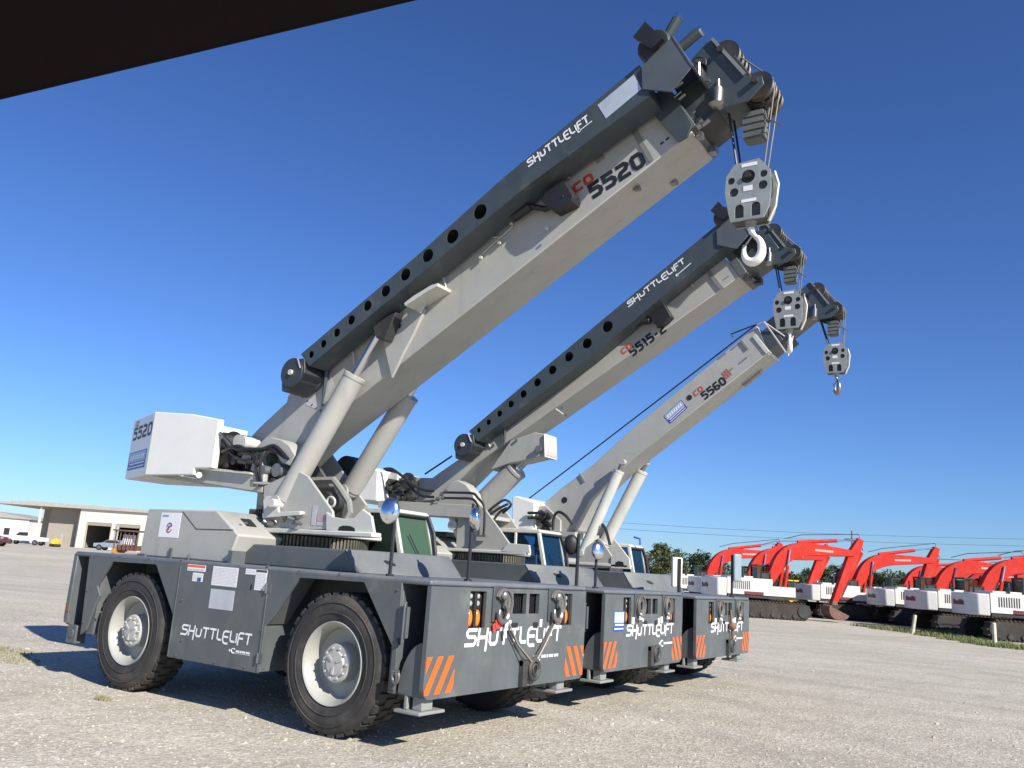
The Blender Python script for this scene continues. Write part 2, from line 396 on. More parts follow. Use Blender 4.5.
    mb.out('grille_cavity', VOID, R_)
    for a, b in ((7.64, 7.90), (7.96, 8.17)):
        mb = MB()
        for i in range(1, 7):
            q = yy(a+(b-a)*i/7); mb.box(fx-.07, fx-.05, q-.006*k, q+.006*k, 1.22+dz, 1.45+dz)
        mb.out('grille_bars', BLACK, R_)
    for a in (6.86, 8.66):      # lamp clusters
        w = .28 if a < 8 else .26
        mb = MB(); mb.box(fx-.10, fx-.06, yy(a)-.01, yy(a+w)+.01, 1.09+dz, 1.46+dz, BLACK)
        for q in (.27, .73):
            c = yy(a+w*q)
            mb.tube([(fx-.03, c-.075*k, 1.09+dz), (fx-.03, c-.075*k, 1.46+dz)], .008, 6, BLACK)
            mb.tube([(fx-.03, c+.075*k, 1.09+dz), (fx-.03, c+.075*k, 1.46+dz)], .008, 6, BLACK)
            mb.sphere((fx-.05, c, 1.19+dz), .055*k, LENSO, 12, (.5, .75, 1.5))
            for z in (1.33, 1.40): mb.sphere((fx-.05, c, z+dz), .035*k, LENSC, 10, (.5, .8, .8))
        mb.out('front_lamp', None, R_)
    # coil recess plates and safety hooks with slings
    for a, dz2 in ((7.36, 0), (8.47, -.02)):
        c = yy(a); mb = MB()
        arc = [(c-.12*k, 1.15+dz), (c-.12*k, 1.50+dz)]+[(c-.02*k+.17*k*math.sin(t), 1.33+dz+.17*math.cos(t)) for t in [PI*i/12 for i in range(13)]]
        mb.yz(arc, fx, fx+.02); mb.lathe_y if False else None
        o = mb.out('hook_bracket', mat('bracket_paint', (.06, .07, .075), .5, dust=.3), R_, bevel=.006)
        mb = MB()
        for rr, xx in ((.135, .03), (.105, .04), (.075, .045), (.135, .055)): mb.tube([(fx+xx, c+.04*k+rr*k*math.cos(t), 1.34+dz+rr*math.sin(t)) for t in [math.radians(-80+i*18) for i in range(14 if big else 21)]], .016, 6)
        mb.out('coiled_rope', mat('coiled_rope', (.13, .125, .115), .6, .2, var=.4), R_)
    def face_text(mat_=DECALW):
        h = .17*k; du = Vector((0, 1, 0)); L = text_w('SHUTTLELIFT', h, wscale=1.0); tgt = 1.88*k; ws = (tgt/h-11*.14)/sum(G[c][0] for c in 'SHUTTLELIFT')
        base = (fx, yy(6.83), .93+dz*.5) if big else (fx, yy(7.0), .93+dz*.5)
        b, _ = lettering('SHUTTLELIFT', base, du, (0, 0, 1), (1, 0, 0), h, t=.20, wscale=ws)
        b.out('maker_lettering', DECALW, R_)
        mb2 = MB(); lx = base[1]+1.38*k; lz = base[2]-.17*k
        mb2.tube([(fx+.002, lx+.05*math.cos(t), lz+.02+.042*math.sin(t)) for t in [math.radians(50+i*26) for i in range(11)]], .010, 4)
        for i, ww in enumerate((.05, .04, .04, .055, .035, .045, .04)):
            q = lx+.07+i*.055*k; mb2.box(fx+.001, fx+.004, q, q+ww*k*.8, lz+.004, lz+.034); 
        mb2.box(fx+.001, fx+.004, lx-.10, lx-.075, lz+.005, lz+.035)
        mb2.out('small_logo', DECALW, R_)
    face_text()
    # hazard stripes
    for side in (0, 1):
        mb = MB(); w = .45*k; z0, z1 = .53, .86
        ya = y0+.015 if side == 0 else y1-.015-w
        sl = .19*k
        for i in range(4):
            q = -sl+i*.165*k
            poly = [(q, 0), (q+.085*k, 0), (q+.085*k+sl, z1-z0), (q+sl, z1-z0)]
            # clip to [0, w]
            def clip(P, lim, sign):
                o = []
                for a, b in zip(P, P[1:]+P[:1]):
                    ia, ib = (a[0]-lim)*sign >= 0, (b[0]-lim)*sign >= 0
                    if ia: o.append(a)
                    if ia != ib:
                        t = (lim-a[0])/(b[0]-a[0]); o.append((lim, a[1]+t*(b[1]-a[1])))
                return o
            P = clip(clip(poly, 0, 1), w*.96, -1)
            if len(P) < 3: continue
            if side: P = [(w-a, b) for a, b in P]
            P = [(ya+a, z0+b) for a, b in P]
            mb.faces([(fx+.003, a, b) for a, b in P], [tuple(range(len(P)))])
        mb.out('hazard_stripes', ORANGE, R_)
    # stabiliser feet
    for q in (y0+.02, y1-.55):
        mb = MB()
        mb.box(X(-5.03), X(-4.92), q+.06, q+.22, .385, .52); mb.box(X(-5.10), X(-5.06), q+.02, q+.06, .385, .52)
        mb.box(X(-5.18), X(-4.88), q-.02, q+.36, .355, .385)
        mb.out('stabiliser_foot', mat('pad_paint', (.25, .26, .25), .5, dust=.5), R_, bevel=.008)
    # pintle hitch
    mb = MB(); hy = yy(8.0); 
    mb.box(fx, fx+.06, hy-.17*k, hy-.08*k, .50, .76); mb.box(fx, fx+.05, hy-.17*k, hy+.1*k, .70, .76)
    mb.tube([(fx+.05, hy+.06*k+.095*k*math.cos(t), .66+.10*math.sin(t)) for t in [2*PI*i/18 for i in range(19)]], .026, 8)
    mb.tube([(fx+.06, hy+.06*k+.05*k*math.cos(t), .66+.055*math.sin(t)) for t in [2*PI*i/14 for i in range(15)]], .014, 6)
    mb.out('pintle_hitch', SOOT, R_, bevel=.005)
    # notices on the front
    mb = MB()
    for a, z0, z1, w in ((8.20, 1.09, 1.17, .05), (7.58, 1.13, 1.17, .04)): mb.box(fx+.001, fx+.004, yy(a), yy(a)+w, z0+dz, z1+dz)
    mb.out('notice_stickers', DECALW, R_)
    mb = MB(); mb.box(fx+.001, fx+.006, yy(7.63), yy(7.75), 1.09+dz, 1.14+dz); mb.box(fx+.001, fx+.006, yy(8.06), yy(8.16), 1.08+dz, 1.14+dz)
    mb.out('small_plates', BLACK, R_)
    # wheels
    for cx in (-6.04, -9.36):
        wheel(R_, X(cx), y0+.02, .675, .675, -1, dished=.18 if cx < -8 else .20)
        wheel(R_, X(cx), y1-.02, .675, .675, 1)
    # hood under the turntable with its slanted front
    hy0, hy1 = y0+.36, y1-.36
    mb = MB(); mb.xz([(X(-8.05), H), (X(-7.75), 1.77), (X(-6.33), 1.77), (X(-6.08), H)], hy0, hy0+1.75)
    mb.out('turntable_hood', DARK, R_, bevel=.015)
    wp = [(X(-6.33), hy0-.01, 1.775), (X(-6.12), hy0-.01, H), (X(-5.69), hy0+.50, H), (X(-5.90), hy0+.50, 1.775)]
    far = [(a_, hy0*2+1.75-b_, c_) for a_, b_, c_ in wp]
    mb = MB(); mb.faces(wp+far, [(0, 1, 2, 3), (4, 7, 6, 5), (3, 2, 6, 7), (0, 3, 7, 4), (1, 5, 6, 2), (0, 4, 5, 1)])
    mb.out('hood_front', mat('lit_wing_paint', (.14, .153, .155), .4, dust=.3), R_, bevel=.01)  # body grey made lighter: sunlight on the slanted front is put into the colour
    w0, w1, w2, w3 = [Vector(v) for v in wp]; e1 = (w3-w0).normalized(); e2 = (w1-w0).normalized(); nn_ = e1.cross(e2).normalized(); nn_ = nn_ if nn_.y < 0 else -nn_; cc_ = w0+(w3-w0)*.62+(w1-w0)*.5
    mb = MB(); mb.faces([cc_+e1*(.055*math.cos(t))+e2*(.03*math.sin(t)+.02*math.cos(t))+nn_*.006 for t in [2*PI*i/12 for i in range(12)]], [tuple(range(12))])
    mb.out('hood_vent', VOID, R_)
    return X, fx, k, yy

def mirror_pole(R_, x, y, H, top, kind, turn=0, pole_r=.018, ms=1.0, side=0, back=False):
    mb = MB(); mb.tube([(x, y, H-.01), (x, y, top+.02)], pole_r, 8); mb.cyl((x, y, H-.005), (x, y, H+.02), pole_r*2.2, n=10)
    po = mb.out('mirror_pole', BLACK, R_)
    mb = MB(); nrm = Vector((math.cos(turn), math.sin(turn), 0)); sd = Vector((-math.sin(turn), math.cos(turn), 0))
    if kind == 'round':
        rings = []; n = 20
        c = Vector((x, y, top-.13))+sd*side
        for rr, dd in ((.001, .03), (.06, .026), (.10, .015), (.12, 0), (.125, -.012), (.11, -.05), (.06, -.075), (.001, -.08)):
            rings.append([mb.bm.verts.new(c+nrm*(.03+pole_r)+sd*(rr*ms*math.cos(2*PI*j/n))*.92+Vector((0, 0, rr*ms*1.2*math.sin(2*PI*j/n)))+nrm*(dd-.12*rr*ms*math.sin(2*PI*j/n))) for j in range(n)])
        for A, B in zip(rings, rings[1:]):
            for j in range(n): mb.bm.faces.new((A[j], A[(j+1) % n], B[(j+1) % n], B[j]))
        mb.out('mirror', BLACK if back else CHROME, po, smooth=80)
    else:
        c = Vector((x, y, top-.2))+sd*side; mb.obox(c-nrm*.055, nrm*.03, sd*.11*ms, Vector((0, 0, .24)))
        mb.out('mirror', mat('mirror_case', (.25, .32, .36), .3) if back else WHITE, po, bevel=.02)
    return po

# ------------------------------------------------------------------ boom head, sheaves and hook block
def head(R_, sx, sz, yc, s=1.0, hb=(.28, -1.52), hbs=1.0, hook='white'):
    """sx, sz centre of the upper sheave; s scale of the head plates"""
    P = lambda a, b: (sx+a*s, sz+b*s)
    hw = .27*s
    plate = [P(-.36, -.50), P(-.55, -.22), P(-.30, .10), P(-.12, .19), P(.03, .19), P(.10, .12), P(.46, -.38), P(.47, -.52), P(.34, -.66), P(.12, -.62), P(-.12, -.52)]
    near = [P(-.30, .0), P(-.14, .155), P(-.07, .16), P(.27, -.36), P(.44, -.41), P(.46, -.50), P(.30, -.65), P(.07, -.66), P(-.12, -.46), P(-.13, -.12)]
    for pl_, a, b in ((near, -hw, -hw+.025), (plate, hw-.025, hw)):
        MB().xz(pl_, yc+a, yc+b).out('head_plate', JIB, R_, bevel=.006)
    MB().xz([P(-.38, -.50), P(-.52, -.24), P(-.30, .0), P(-.12, .10), P(-.13, -.42), P(-.3, -.5)], yc-.19*s, yc+.19*s).out('head_box', mat('head_paint', (.085, .10, .11), .4, dust=.15), R_, bevel=.008)
    mb = MB(); mb.xz([P(-.30, -.02), P(-.12, -.36), P(-.08, -.34), P(-.25, .0)], yc-hw-.01, yc-hw+.01); mb.tube([(sx-.28*s, yc-hw, sz-.02*s), (sx-.2*s, yc-hw-.04, sz-.1*s), (sx-.2*s, yc-hw-.03, sz-.3*s), (sx-.08*s, yc-hw-.04, sz-.34*s)], .014*s, 6); mb.out('head_bracket', STEEL, R_)
    MB().xz([P(-.09, .155), P(-.06, .165), P(.29, -.35), P(.26, -.37)], yc-hw-.03*s, yc-hw).out('plate_stiffener', mat('edge_paint', (.2, .22, .22), .4), R_)
    mb = MB(); mb.box(sx-.30*s, sx+.0*s, yc-hw+.03, yc+hw-.03, sz-.42*s, sz-.36*s); mb.xz([P(-.12, .0), P(.0, .0), P(.2, -.35), P(.1, -.5), P(-.12, -.4)], yc-.02*s, yc+.02*s); mb.xz([P(-.34, -.48), P(-.52, -.22), P(-.3, .05), P(-.1, -.3)], yc-.15*s, yc+.15*s)
    mb.out('head_web', SOOT, R_)
    for cx, cz, r in ((0.02, 0, .165), (.375, -.45, .15)):
        mb = MB()
        for q in (-.16, -.05, .06, .17):
            yq = yc+q*s
            c = (sx+cx*s, yq, sz+cz*s)
            mb.lathe_y(c, [(.03*s, -.03*s), (r*s*.86, -.03*s), (r*s, -.035*s), (r*s, -.025*s), (r*s*.84, 0), (r*s, .025*s), (r*s, .035*s), (r*s*.86, .03*s), (.03*s, .03*s)], 28)
        mb.cyl((sx+cx*s, yc-hw-.05*s, sz+cz*s), (sx+cx*s, yc+hw+.05*s, sz+cz*s), .035*s)
        mb.out('sheave', mat('sheave_steel', (.062, .058, .052), .5, .3, var=.4), R_)
    hx, hz = sx+hb[0], sz+hb[1]
    mb = MB()   # ropes
    w = .21*hbs
    for q in (-.11, .05): mb.tube([(sx+.375*s+.15*s, yc+q*s, sz-.42*s), (hx+w*.78, yc+q*.7*s, hz+.22*hbs)], .008*max(s, .8), 6)
    mb.tube([(sx+.17*s, yc-.1*s, sz-.02*s), (sx+.51*s, yc-.1*s, sz-.37*s)], .008, 6)
    mb.out('hoist_rope', ROPE, R_)
    mb = MB()
    for q in (-.06, .10): mb.tube([(sx+.03*s, yc+q*s, sz-.55*s), (hx-w*.62, yc+q*s, hz+.26*hbs)], .013*max(s, .8), 6)
    mb.out('hoist_cable', CABLE, R_)
    mb = MB(); mb.cyl((sx-.0*s, yc-hw-.02, sz-.34*s), (sx+.0*s, yc-hw-.02, sz-.44*s), .02*s); mb.cyl((sx-.0*s, yc-hw-.02, sz-.44*s), (sx-.01*s, yc-hw-.02, sz-.62*s), .05*s); mb.cyl((sx-.01*s, yc-hw-.02, sz-.62*s), (sx-.01*s, yc-hw-.02, sz-.66*s), .09*s, .05*s)
    mb.out('wedge_socket', STEEL, R_)
    mb = MB()
    z = sz-.70*s
    for i in range(4): mb.obox((sx+.30*s, yc-.02, z-.075*s*i), (.105*s, 0, 0), (0, .09*s, 0), (0, 0, .026*s)); mb.obox((sx+.30*s, yc-.02, z-.075*s*i-.035*s), (.08*s, 0, 0), (0, .07*s, 0), (0, 0, .011*s))
    mb.tube([(sx+.42*s, yc-.1*s, z), (sx+.44*s, yc-.1*s, z-.1*s), (sx+.50*s, yc-.1*s, z-.13*s), (sx+.60*s, yc-.12*s, z-.22*s)], .008, 5)
    mb.tube([(sx+.45*s, yc-.05*s, z+.05*s), (sx+.42*s, yc-.12*s, z-.25*s)], .012, 5)
    mb.out('anti_two_block_weight', mat('weight_paint', (.12, .13, .12), .5, dust=.2), R_)
    # hook block
    cR = .05
    for side in (-1, 1):
        o = [(-.15, .33), (.12, .35), (.24, .20), (.25, .0), (.23, -.22), (.17, -.34), (-.19, -.34), (-.22, -.2), (-.255, .02), (-.24, .2)]
        o = [(hx+a*hbs, hz+b*hbs) for a, b in o]
        hl = [circ(hx+.0*hbs, hz+.16*hbs, .078*hbs), circ(hx-.185*hbs, hz+.14*hbs, .042*hbs, 12), circ(hx+.17*hbs, hz+.16*hbs, .042*hbs, 12), circ(hx-.155*hbs, hz+.0*hbs, .052*hbs, 14), circ(hx+.16*hbs, hz+.03*hbs, .052*hbs, 14)]
        for q in (-.095, .085):
            hl.append([(hx+(q-.05)*hbs, hz-.31*hbs), (hx+(q+.05)*hbs, hz-.31*hbs)]+[(hx+(q+.05*math.cos(t))*hbs, hz+(-.20+.05*math.sin(t))*hbs) for t in [PI*i/8 for i in range(9)]])
        y = yc+side*.10*hbs
        me = holed(o, hl, .022*hbs, lambda u, v, w_: Vector((u, y+w_-.011*hbs, v)))
        pl = link('block_plate', me, BLOCK, R_, smooth=30)
    mb = MB()
    for q in (-.055, .055):
        mb.lathe_y((hx, yc+q*hbs, hz+.08*hbs), [(.03*hbs, -.03*hbs), (.235*hbs, -.035*hbs), (.21*hbs, 0), (.235*hbs, .035*hbs), (.03*hbs, .03*hbs)], 28)
    mb.box(hx-.19*hbs, hx+.19*hbs, yc-.08*hbs, yc+.08*hbs, hz-.33*hbs, hz-.16*hbs)
    mb.cyl((hx, yc-.14*hbs, hz+.17*hbs), (hx, yc+.14*hbs, hz+.17*hbs), .035*hbs)
    mb.out('block_sheaves', SOOT, R_)
    mb = MB(); mb.box(hx-.07*hbs, hx+.09*hbs, yc-.115*hbs, yc-.112*hbs, hz-.14*hbs, hz-.105*hbs); mb.box(hx-.05*hbs, hx+.05*hbs, yc-.115*hbs, yc-.112*hbs, hz-.01*hbs, hz+.05*hbs)
    mb.box(hx-.07*hbs, hx+.10*hbs, yc-.115*hbs, yc-.112*hbs, hz+.275*hbs, hz+.315*hbs)
    mb.out('block_notice', DECALW, R_)
    # guard strap on the right edge
    mb = MB(); mb.tube([(hx+.26*hbs, yc-.02, hz+.2*hbs), (hx+.30*hbs, yc-.02, hz+.05*hbs), (hx+.27*hbs, yc-.02, hz-.2*hbs), (hx+.2*hbs, yc-.02, hz-.36*hbs)], .018*hbs, 6)
    mb.out('rope_guard', mat('guard_yellow', (.55, .55, .38), .5), R_)
    # hook
    mb = MB(); hs = hbs*(1.12 if hook == 'white' else .95 if hook == 'side' else 1.15); tw_ = {'white': 0, 'side': 1.25, 'steel': .9}[hook]
    zc = hz-.36*hbs-.27*hs
    pts = []; rs = []
    for i in range(17):
        a = math.radians(75-i*17.6); pts.append((hx+.02*hs+(.088*hs)*math.cos(a), yc, zc+(.15 if math.sin(a) > 0 else .115)*hs*math.sin(a))); rs.append((.020+.026*math.sin(PI*min(1, i/15)))*hs)
    rs[-1] = .016*hs
    pts = [(hx+.0*hs, yc, zc+.30*hs), (hx+.01*hs, yc, zc+.19*hs)]+pts; rs = [.035*hs, .03*hs]+rs
    pts = [(hx+(a-hx)*math.cos(tw_), b-(a-hx)*math.sin(tw_), c) for a, b, c in pts]
    mb.tube(pts, rs, 10)
    ho = mb.out('hook', STEEL if hook == 'steel' else WHITE, R_, smooth=70)
    mb = MB(); mb.tube([(hx+.02*hs, yc-.03*hs, zc+.14*hs), (hx-.06*hs, yc-.02*hs, zc+.04*hs)], .010*hs, 6); mb.out('hook_latch', STEEL, ho)
    mb = MB(); mb.cyl((hx, yc, hz-.33*hbs), (hx, yc, hz-.40*hbs), .07*hbs, .045*hbs); mb.out('hook_swivel', STEEL, R_)
    return hx, hz

def jib(R_, Y0, Y1, pts, ysheave, holes, tipq, txt, Yb):
    """pts: px outline of the near face of the stowed lattice-free jib (top edge then bottom edge)"""
    outer = [WY(a, b, Y0) for a, b in pts]
    me = holed(outer, [circ(*WY(a, b, Y0), r, 22) for a, b, r in holes], .012, lambda u, v, w: Vector((u, Y0+w, v)))
    j = link('jib', me, JIB, R_, smooth=30)
    mb = MB(); n = len(outer); h = n//2
    T = outer[:h]; B = outer[h:][::-1]
    for strip in (T, B):
        for a, b in zip(strip, strip[1:]):
            d = (b[1]-a[1])/(b[0]-a[0]); 
            off = -.012 if strip is T else .012
            mb.faces([(a[0], Y0+.012, a[1]), (b[0], Y0+.012, b[1]), (b[0], Y1, b[1]), (a[0], Y1, a[1]), (a[0], Y0+.012, a[1]+off), (b[0], Y0+.012, b[1]+off), (b[0], Y1, b[1]+off), (a[0], Y1, a[1]+off)],
                     [(0, 1, 2, 3), (4, 7, 6, 5), (0, 3, 7, 4), (1, 5, 6, 2), (0, 4, 5, 1), (3, 2, 6, 7)])
    if tipq:
        bk = [(p[0], p[1]-.014) for p in T]+[(p[0], p[1]+.014) for p in B[::-1]]
        me = holed(bk, [circ(*WY(a, b, Y0), r, 18) for a, b, r in holes], .012, lambda u, v, w: Vector((u, Y1-.014+w, v)))
        link('jib_back', me, JIB, j, smooth=30)
    else: mb.xz([(p[0], p[1]-.014) for p in T]+[(p[0], p[1]+.014) for p in B[::-1]], Y1-.014, Y1-.002)
    for a, b in ((T[0], B[0]), (T[-1], B[-1])):
        mb.faces([(a[0], Y0+.013, a[1]-.013), (b[0], Y0+.013, b[1]+.013), (b[0], Y1-.015, b[1]+.013), (a[0], Y1-.015, a[1]-.013)], [(0, 1, 2, 3)])
    mb.out('jib_flange', JIB, j)
    return j

def dealer_decal(R_, o, du, dv, nrm, w, h):
    """dealer sticker: pale field with white lettering above a blue band"""
    o, du, dv, nrm = map(Vector, (o, du, dv, nrm)); du.normalize(); dv.normalize(); nrm.normalize()
    def quad(mb, u0, u1, v0, v1, z, m, sk=0):
        P = [(u0, v0), (u1, v0), (u1+sk, v1), (u0+sk, v1)]
        mb.faces([o+du*a*w+dv*b*h+nrm*z for a, b in P], [(0, 1, 2, 3)], m)
    mb = MB(); quad(mb, 0, .96, 0, 1, .003, DECALB); quad(mb, .03, .93, .42, .95, .0036, DECALLB)
    quad(mb, .10, .9, .28, .36, .0036, DECALW); quad(mb, .06, .9, .10, .16, .0036, DECALW)
    for i in range(7): quad(mb, .09+i*.115, .16+i*.115, .55, .80, .0042, DECALW, .03)
    return mb.out('dealer_sticker', None, R_, smooth=None)

# ------------------------------------------------------------------ superstructure helpers
def ring_teeth(mb, cx, cy, r, z0, z1, n=90):
    mb.cyl((cx, cy, z0), (cx, cy, z1), r-.03, n=48)
    for i in range(n):
        a = 2*PI*i/n; c = Vector((cx+math.cos(a)*(r-.015), cy+math.sin(a)*(r-.015), (z0+z1)/2))
        mb.obox(c, Vector((math.cos(a), math.sin(a), 0))*.018, Vector((-math.sin(a), math.cos(a), 0))*.013, Vector((0, 0, (z1-z0)/2)))
def cab(R_, prof, Y0, Y1, gm, back=.9):
    (xa, za), (xb, zb), (xc, zc) = [WY(a, b, Y0) for a, b in prof]   # top-left, top-front, bottom-front on the near side
    xl = min(xa, xb-back); zb = zb; zt = zb
    mb = MB()
    mb.xz([(xl, zt-.03), (xb-.02, zt-.03), (xb+.01, zt-.005), (xb-.04, zt+.035), (xl+.05, zt+.04)], Y0, Y1)
    mb.box(xl, xl+.05, Y0, Y0+.06, zc-.2, zt-.03); mb.box(xl, xl+.05, Y1-.06, Y1, zc-.2, zt-.03)
    mb.box(xl, xc+.02, Y0, Y1, zc-.4, zc)
    for y in (Y0, Y1-.05):
        mb.xz([(xb-.07, zt-.02), (xb-.01, zt-.02), (xc, zc), (xc-.08, zc)], y, y+.05)
        mb.xz([(xb-.5, zt-.02), (xb-.45, zt-.02), (xb-.43, zc), (xb-.48, zc)], y, y+.04)
    c = mb.out('cab', CREAM, R_, bevel=.012)
    mb = MB(); mb.xz([(xl+.05, zt-.03), (xb-.06, zt-.03), (xc-.08, zc), (xl+.05, zc)], Y0+.018, Y0+.026); mb.out('side_window', gm, c)
    mb = MB(); mb.xz([(xl+.05, zt-.03), (xb-.06, zt-.03), (xc-.08, zc), (xl+.05, zc)], Y1-.026, Y1-.018); mb.out('side_window', gm, c)
    mb = MB(); mb.faces([(xb-.03, Y0+.05, zt-.03), (xc-.03, Y0+.05, zc), (xc-.03, Y1-.05, zc), (xb-.03, Y1-.05, zt-.03), (xb-.037, Y0+.05, zt-.03), (xc-.037, Y0+.05, zc), (xc-.037, Y1-.05, zc), (xb-.037, Y1-.05, zt-.03)], [(0, 1, 2, 3), (7, 6, 5, 4), (0, 4, 5, 1), (2, 6, 7, 3)])
    mb.out('windscreen', gm, c)
    mb = MB()
    mb.tube([(xb+.0, Y1-.03, zt-.02), ((xb+xc)/2+.035, Y1-.03, (zt+zc)/2+.05), (xc+.02, Y1-.03, zc)], .028)
    mb.tube([(xb+.0, Y0+.06, zt-.04), (xb+.0, Y1-.06, zt-.04)], .016)
    mb.tube([(xc+.0, Y0+.06, zc+.02), (xc+.0, Y1-.06, zc+.02)], .02)
    mb.tube([(xc-.0, Y0+.35, zc+.02), ((xb+xc)/2+.01, Y0+.2, (zt+zc)/2)], .008)
    mb.out('windscreen_frame', BLACK, c)
    mb = MB(); sx_ = xb-.55; mb.box(sx_-.2, sx_+.2, Y0+.12, Y1-.12, zc, zc+.12); mb.xz([(sx_-.25, zc+.1), (sx_-.12, zc+.1), (sx_-.2, zc+.6), (sx_-.3, zc+.6)], Y0+.14, Y1-.14)
    mb.tube([(xc-.2, (Y0+Y1)/2, zc), (xc-.28, (Y0+Y1)/2, zc+.3)], .03); mb.tube([(xc-.28+.03*math.cos(t), (Y0+Y1)/2+.17*math.sin(t), zc+.32+.15*math.cos(t)) for t in [2*PI*i/16 for i in range(17)]], .014)
    mb.out('driver_seat', BLACK, c, bevel=.02)
    return c
def L3(px, py, Y):
    x, z = WY(px, py, Y); return Vector((x, Y, z))
def ram(R_, b, rt, frac, r, rr, lab=None, m=None, cap=True, pin=.5):
    """lift cylinder from b (pin) to rt (rod pin)"""
    b, rt = Vector(b), Vector(rt); t = b.lerp(rt, frac); d = (rt-b).normalized()
    mb = MB(); mb.cyl(b+d*.05, t, r, n=28); mb.cyl(t-d*.03, t+d*.012, r*1.05, n=28); mb.cyl(b+Vector((0, -r*1.1, 0)), b+Vector((0, r*1.1, 0)), r*.62, n=20)
    mb.cyl(b+d*.0, b+d*.10, r*.9, n=20)
    c = mb.out('lift_cylinder', m or LIGHT, R_, lab, smooth=40)
    mb = MB(); mb.cyl(t, rt, rr, n=16); mb.out('rod', CHROME if m is None else STEEL, c)
    mb = MB(); mb.cyl(rt+Vector((0, -r*pin, 0)), rt+Vector((0, r*pin, 0)), rr*1.2, n=18); mb.out('rod_pin', LIGHT, c)
    return c
def hoses(R_, name, lst, r, m, Yd=0):
    mb = MB()
    for pts in lst:
        P = [L3(a, b, c) for a, b, c in pts]
        # smooth with Catmull-Rom
        Q = []
        for i in range(len(P)-1):
            p0, p1, p2, p3 = P[max(i-1, 0)], P[i], P[i+1], P[min(i+2, len(P)-1)]
            for j in range(5):
                t = j/5; Q.append(.5*((2*p1)+(p2-p0)*t+(2*p0-5*p1+4*p2-p3)*t*t+(-p0+3*p1-3*p2+p3)*t**3))
        Q.append(P[-1]); mb.tube(Q, r, 7)
    return mb.out(name, m, R_)
def along(p, q):
    p, q = Vector(p), Vector(q); d = (q-p).normalized(); n = Vector((-d.z, 0, d.x)); return d, n

# ================================================================== CRANE 1 (nearest)
C1 = root('carry_deck_crane', (-7.6, 7.75, 0), 'nearest and largest grey carry deck crane, marked 5520, its side panel in full view', 'crane', 'grey carry deck cranes parked side by side')
X, fx, k, yy = chassis(C1, -4.86, 6.24, 9.26, 1.54, True)
def side_marks():
    (xa_, za_), (xb_, zb_) = WY(181, 634.5, 6.24), WY(251, 645.5, 6.24); h_ = .118
    mb, w = lettering('SHUTTLELIFT', (xa_, 6.24, za_), (xb_-xa_, 0, zb_-za_), (0, 0, 1), (0, -1, 0), h_, t=.18, wscale=((xb_-xa_)/h_-10*.14)/sum(G[c][0] for c in 'SHUTTLELIFT'))
    # side panel slopes away slightly in height only, lettering stays level
    mb.out('side_lettering', DECALW, C1)
    mb = MB(); lx, lz, y = WY(233, 652, 6.237)[0], WY(233, 652, 6.237)[1], 6.237
    mb.tube([(lx+.03*math.cos(t), y, lz+.012+.024*math.sin(t)) for t in [math.radians(50+i*26) for i in range(11)]], .006, 4)
    for i, ww in enumerate((.028, .022, .024, .032, .02, .028, .022)): mb.box(lx+.04+i*.032, lx+.04+i*.032+ww*.85, y, y+.003, lz+.002, lz+.022)
    mb.box(lx-.07, lx-.05, y, y+.003, lz, lz+.022); mb.box(lx+.03, lx+.26, y+.0005, y+.003, lz-.01, lz-.006)
    mb.out('side_small_logo', DECALW, C1)
    def lab(name, px0, px1, lines, m=DECALW, head=None, fine=14, pic=False):
        (xa, za), (xb, zb) = WY(*px0, 6.236), WY(*px1, 6.236)
        mb = MB(); y = 6.237
        mb.box(xa, xb, y, 6.2395, zb, za, m)
        if head: mb.box(xa+.006, xb-.006, y-.001, y+.001, za-.03, za-.006, head)
        n = lines; top = za-(.045 if head else .015)
        for i in range(n):
            z = top-(top-zb-.01)*i/n; x = xa+.012
            while x < xb-.03:
                l = random.uniform(.012, .05); mb.box(x, min(x+l, xb-.012), y-.0012, y+.0008, z-.006, z-.002, DECALG); x += l+.01
        if pic: mb.box(xa+(xb-xa)*.5, xa+(xb-xa)*.85, y-.0014, y+.0006, za-.09, za-.05, DECALB)
        return mb.out(name, None, C1, smooth=None)
    lab('warning_label', (188, 564), (205, 572), 3, head=ORANGE); lab('warning_label', (193, 572.5), (202, 582), 5, pic=True)
    lab('load_chart', (213.5, 566), (236, 587.5), 12); lab('load_chart', (211, 588.5), (232, 611), 9, m=mat('silver_label', (.5, .52, .55), .4))
    lab('warning_label', (246, 568.5), (256, 575), 2); lab('warning_label', (256.5, 569), (265, 591), 10, head=SOOT)
    mb = MB(); x, z = WY(251, 587, 6.236); mb.faces([(x+.012*math.cos(t), 6.236, z+.035*math.sin(t)) for t in [2*PI*i/12 for i in range(12)]], [tuple(range(12))]); mb.out('latch_hole', VOID, C1)
    for px in ((264, 669), (101, 612)):
        x, z = WY(*px, 6.236); mb = MB(); mb.cyl((x, 6.236, z), (x, 6.22, z), .012, n=8); mb.out('bolt', STEEL, C1)
side_marks()
for px in ((182, 560), (182, 600), (182, 640), (176, 655), (215, 662), (245, 667), (262, 630), (262, 590), (268, 566), (300, 571), (340, 574), (120, 556), (150, 558), (92, 556), (88, 590), (84, 622), (398, 590), (396, 640)):
    x, z = WY(*px, 6.238); mb = MB(); mb.cyl((x, 6.239, z), (x, 6.228, z), .011, n=8); mb.out('bolt', DARK, C1)
for z in (.62, 1.32):
    mb = MB(); mb.cyl((-7.03, 6.226, z-.05), (-7.03, 6.226, z+.05), .012, n=8); mb.box(-7.03, -6.97, 6.234, 6.24, z-.045, z+.045); mb.out('hinge', DARK, C1)
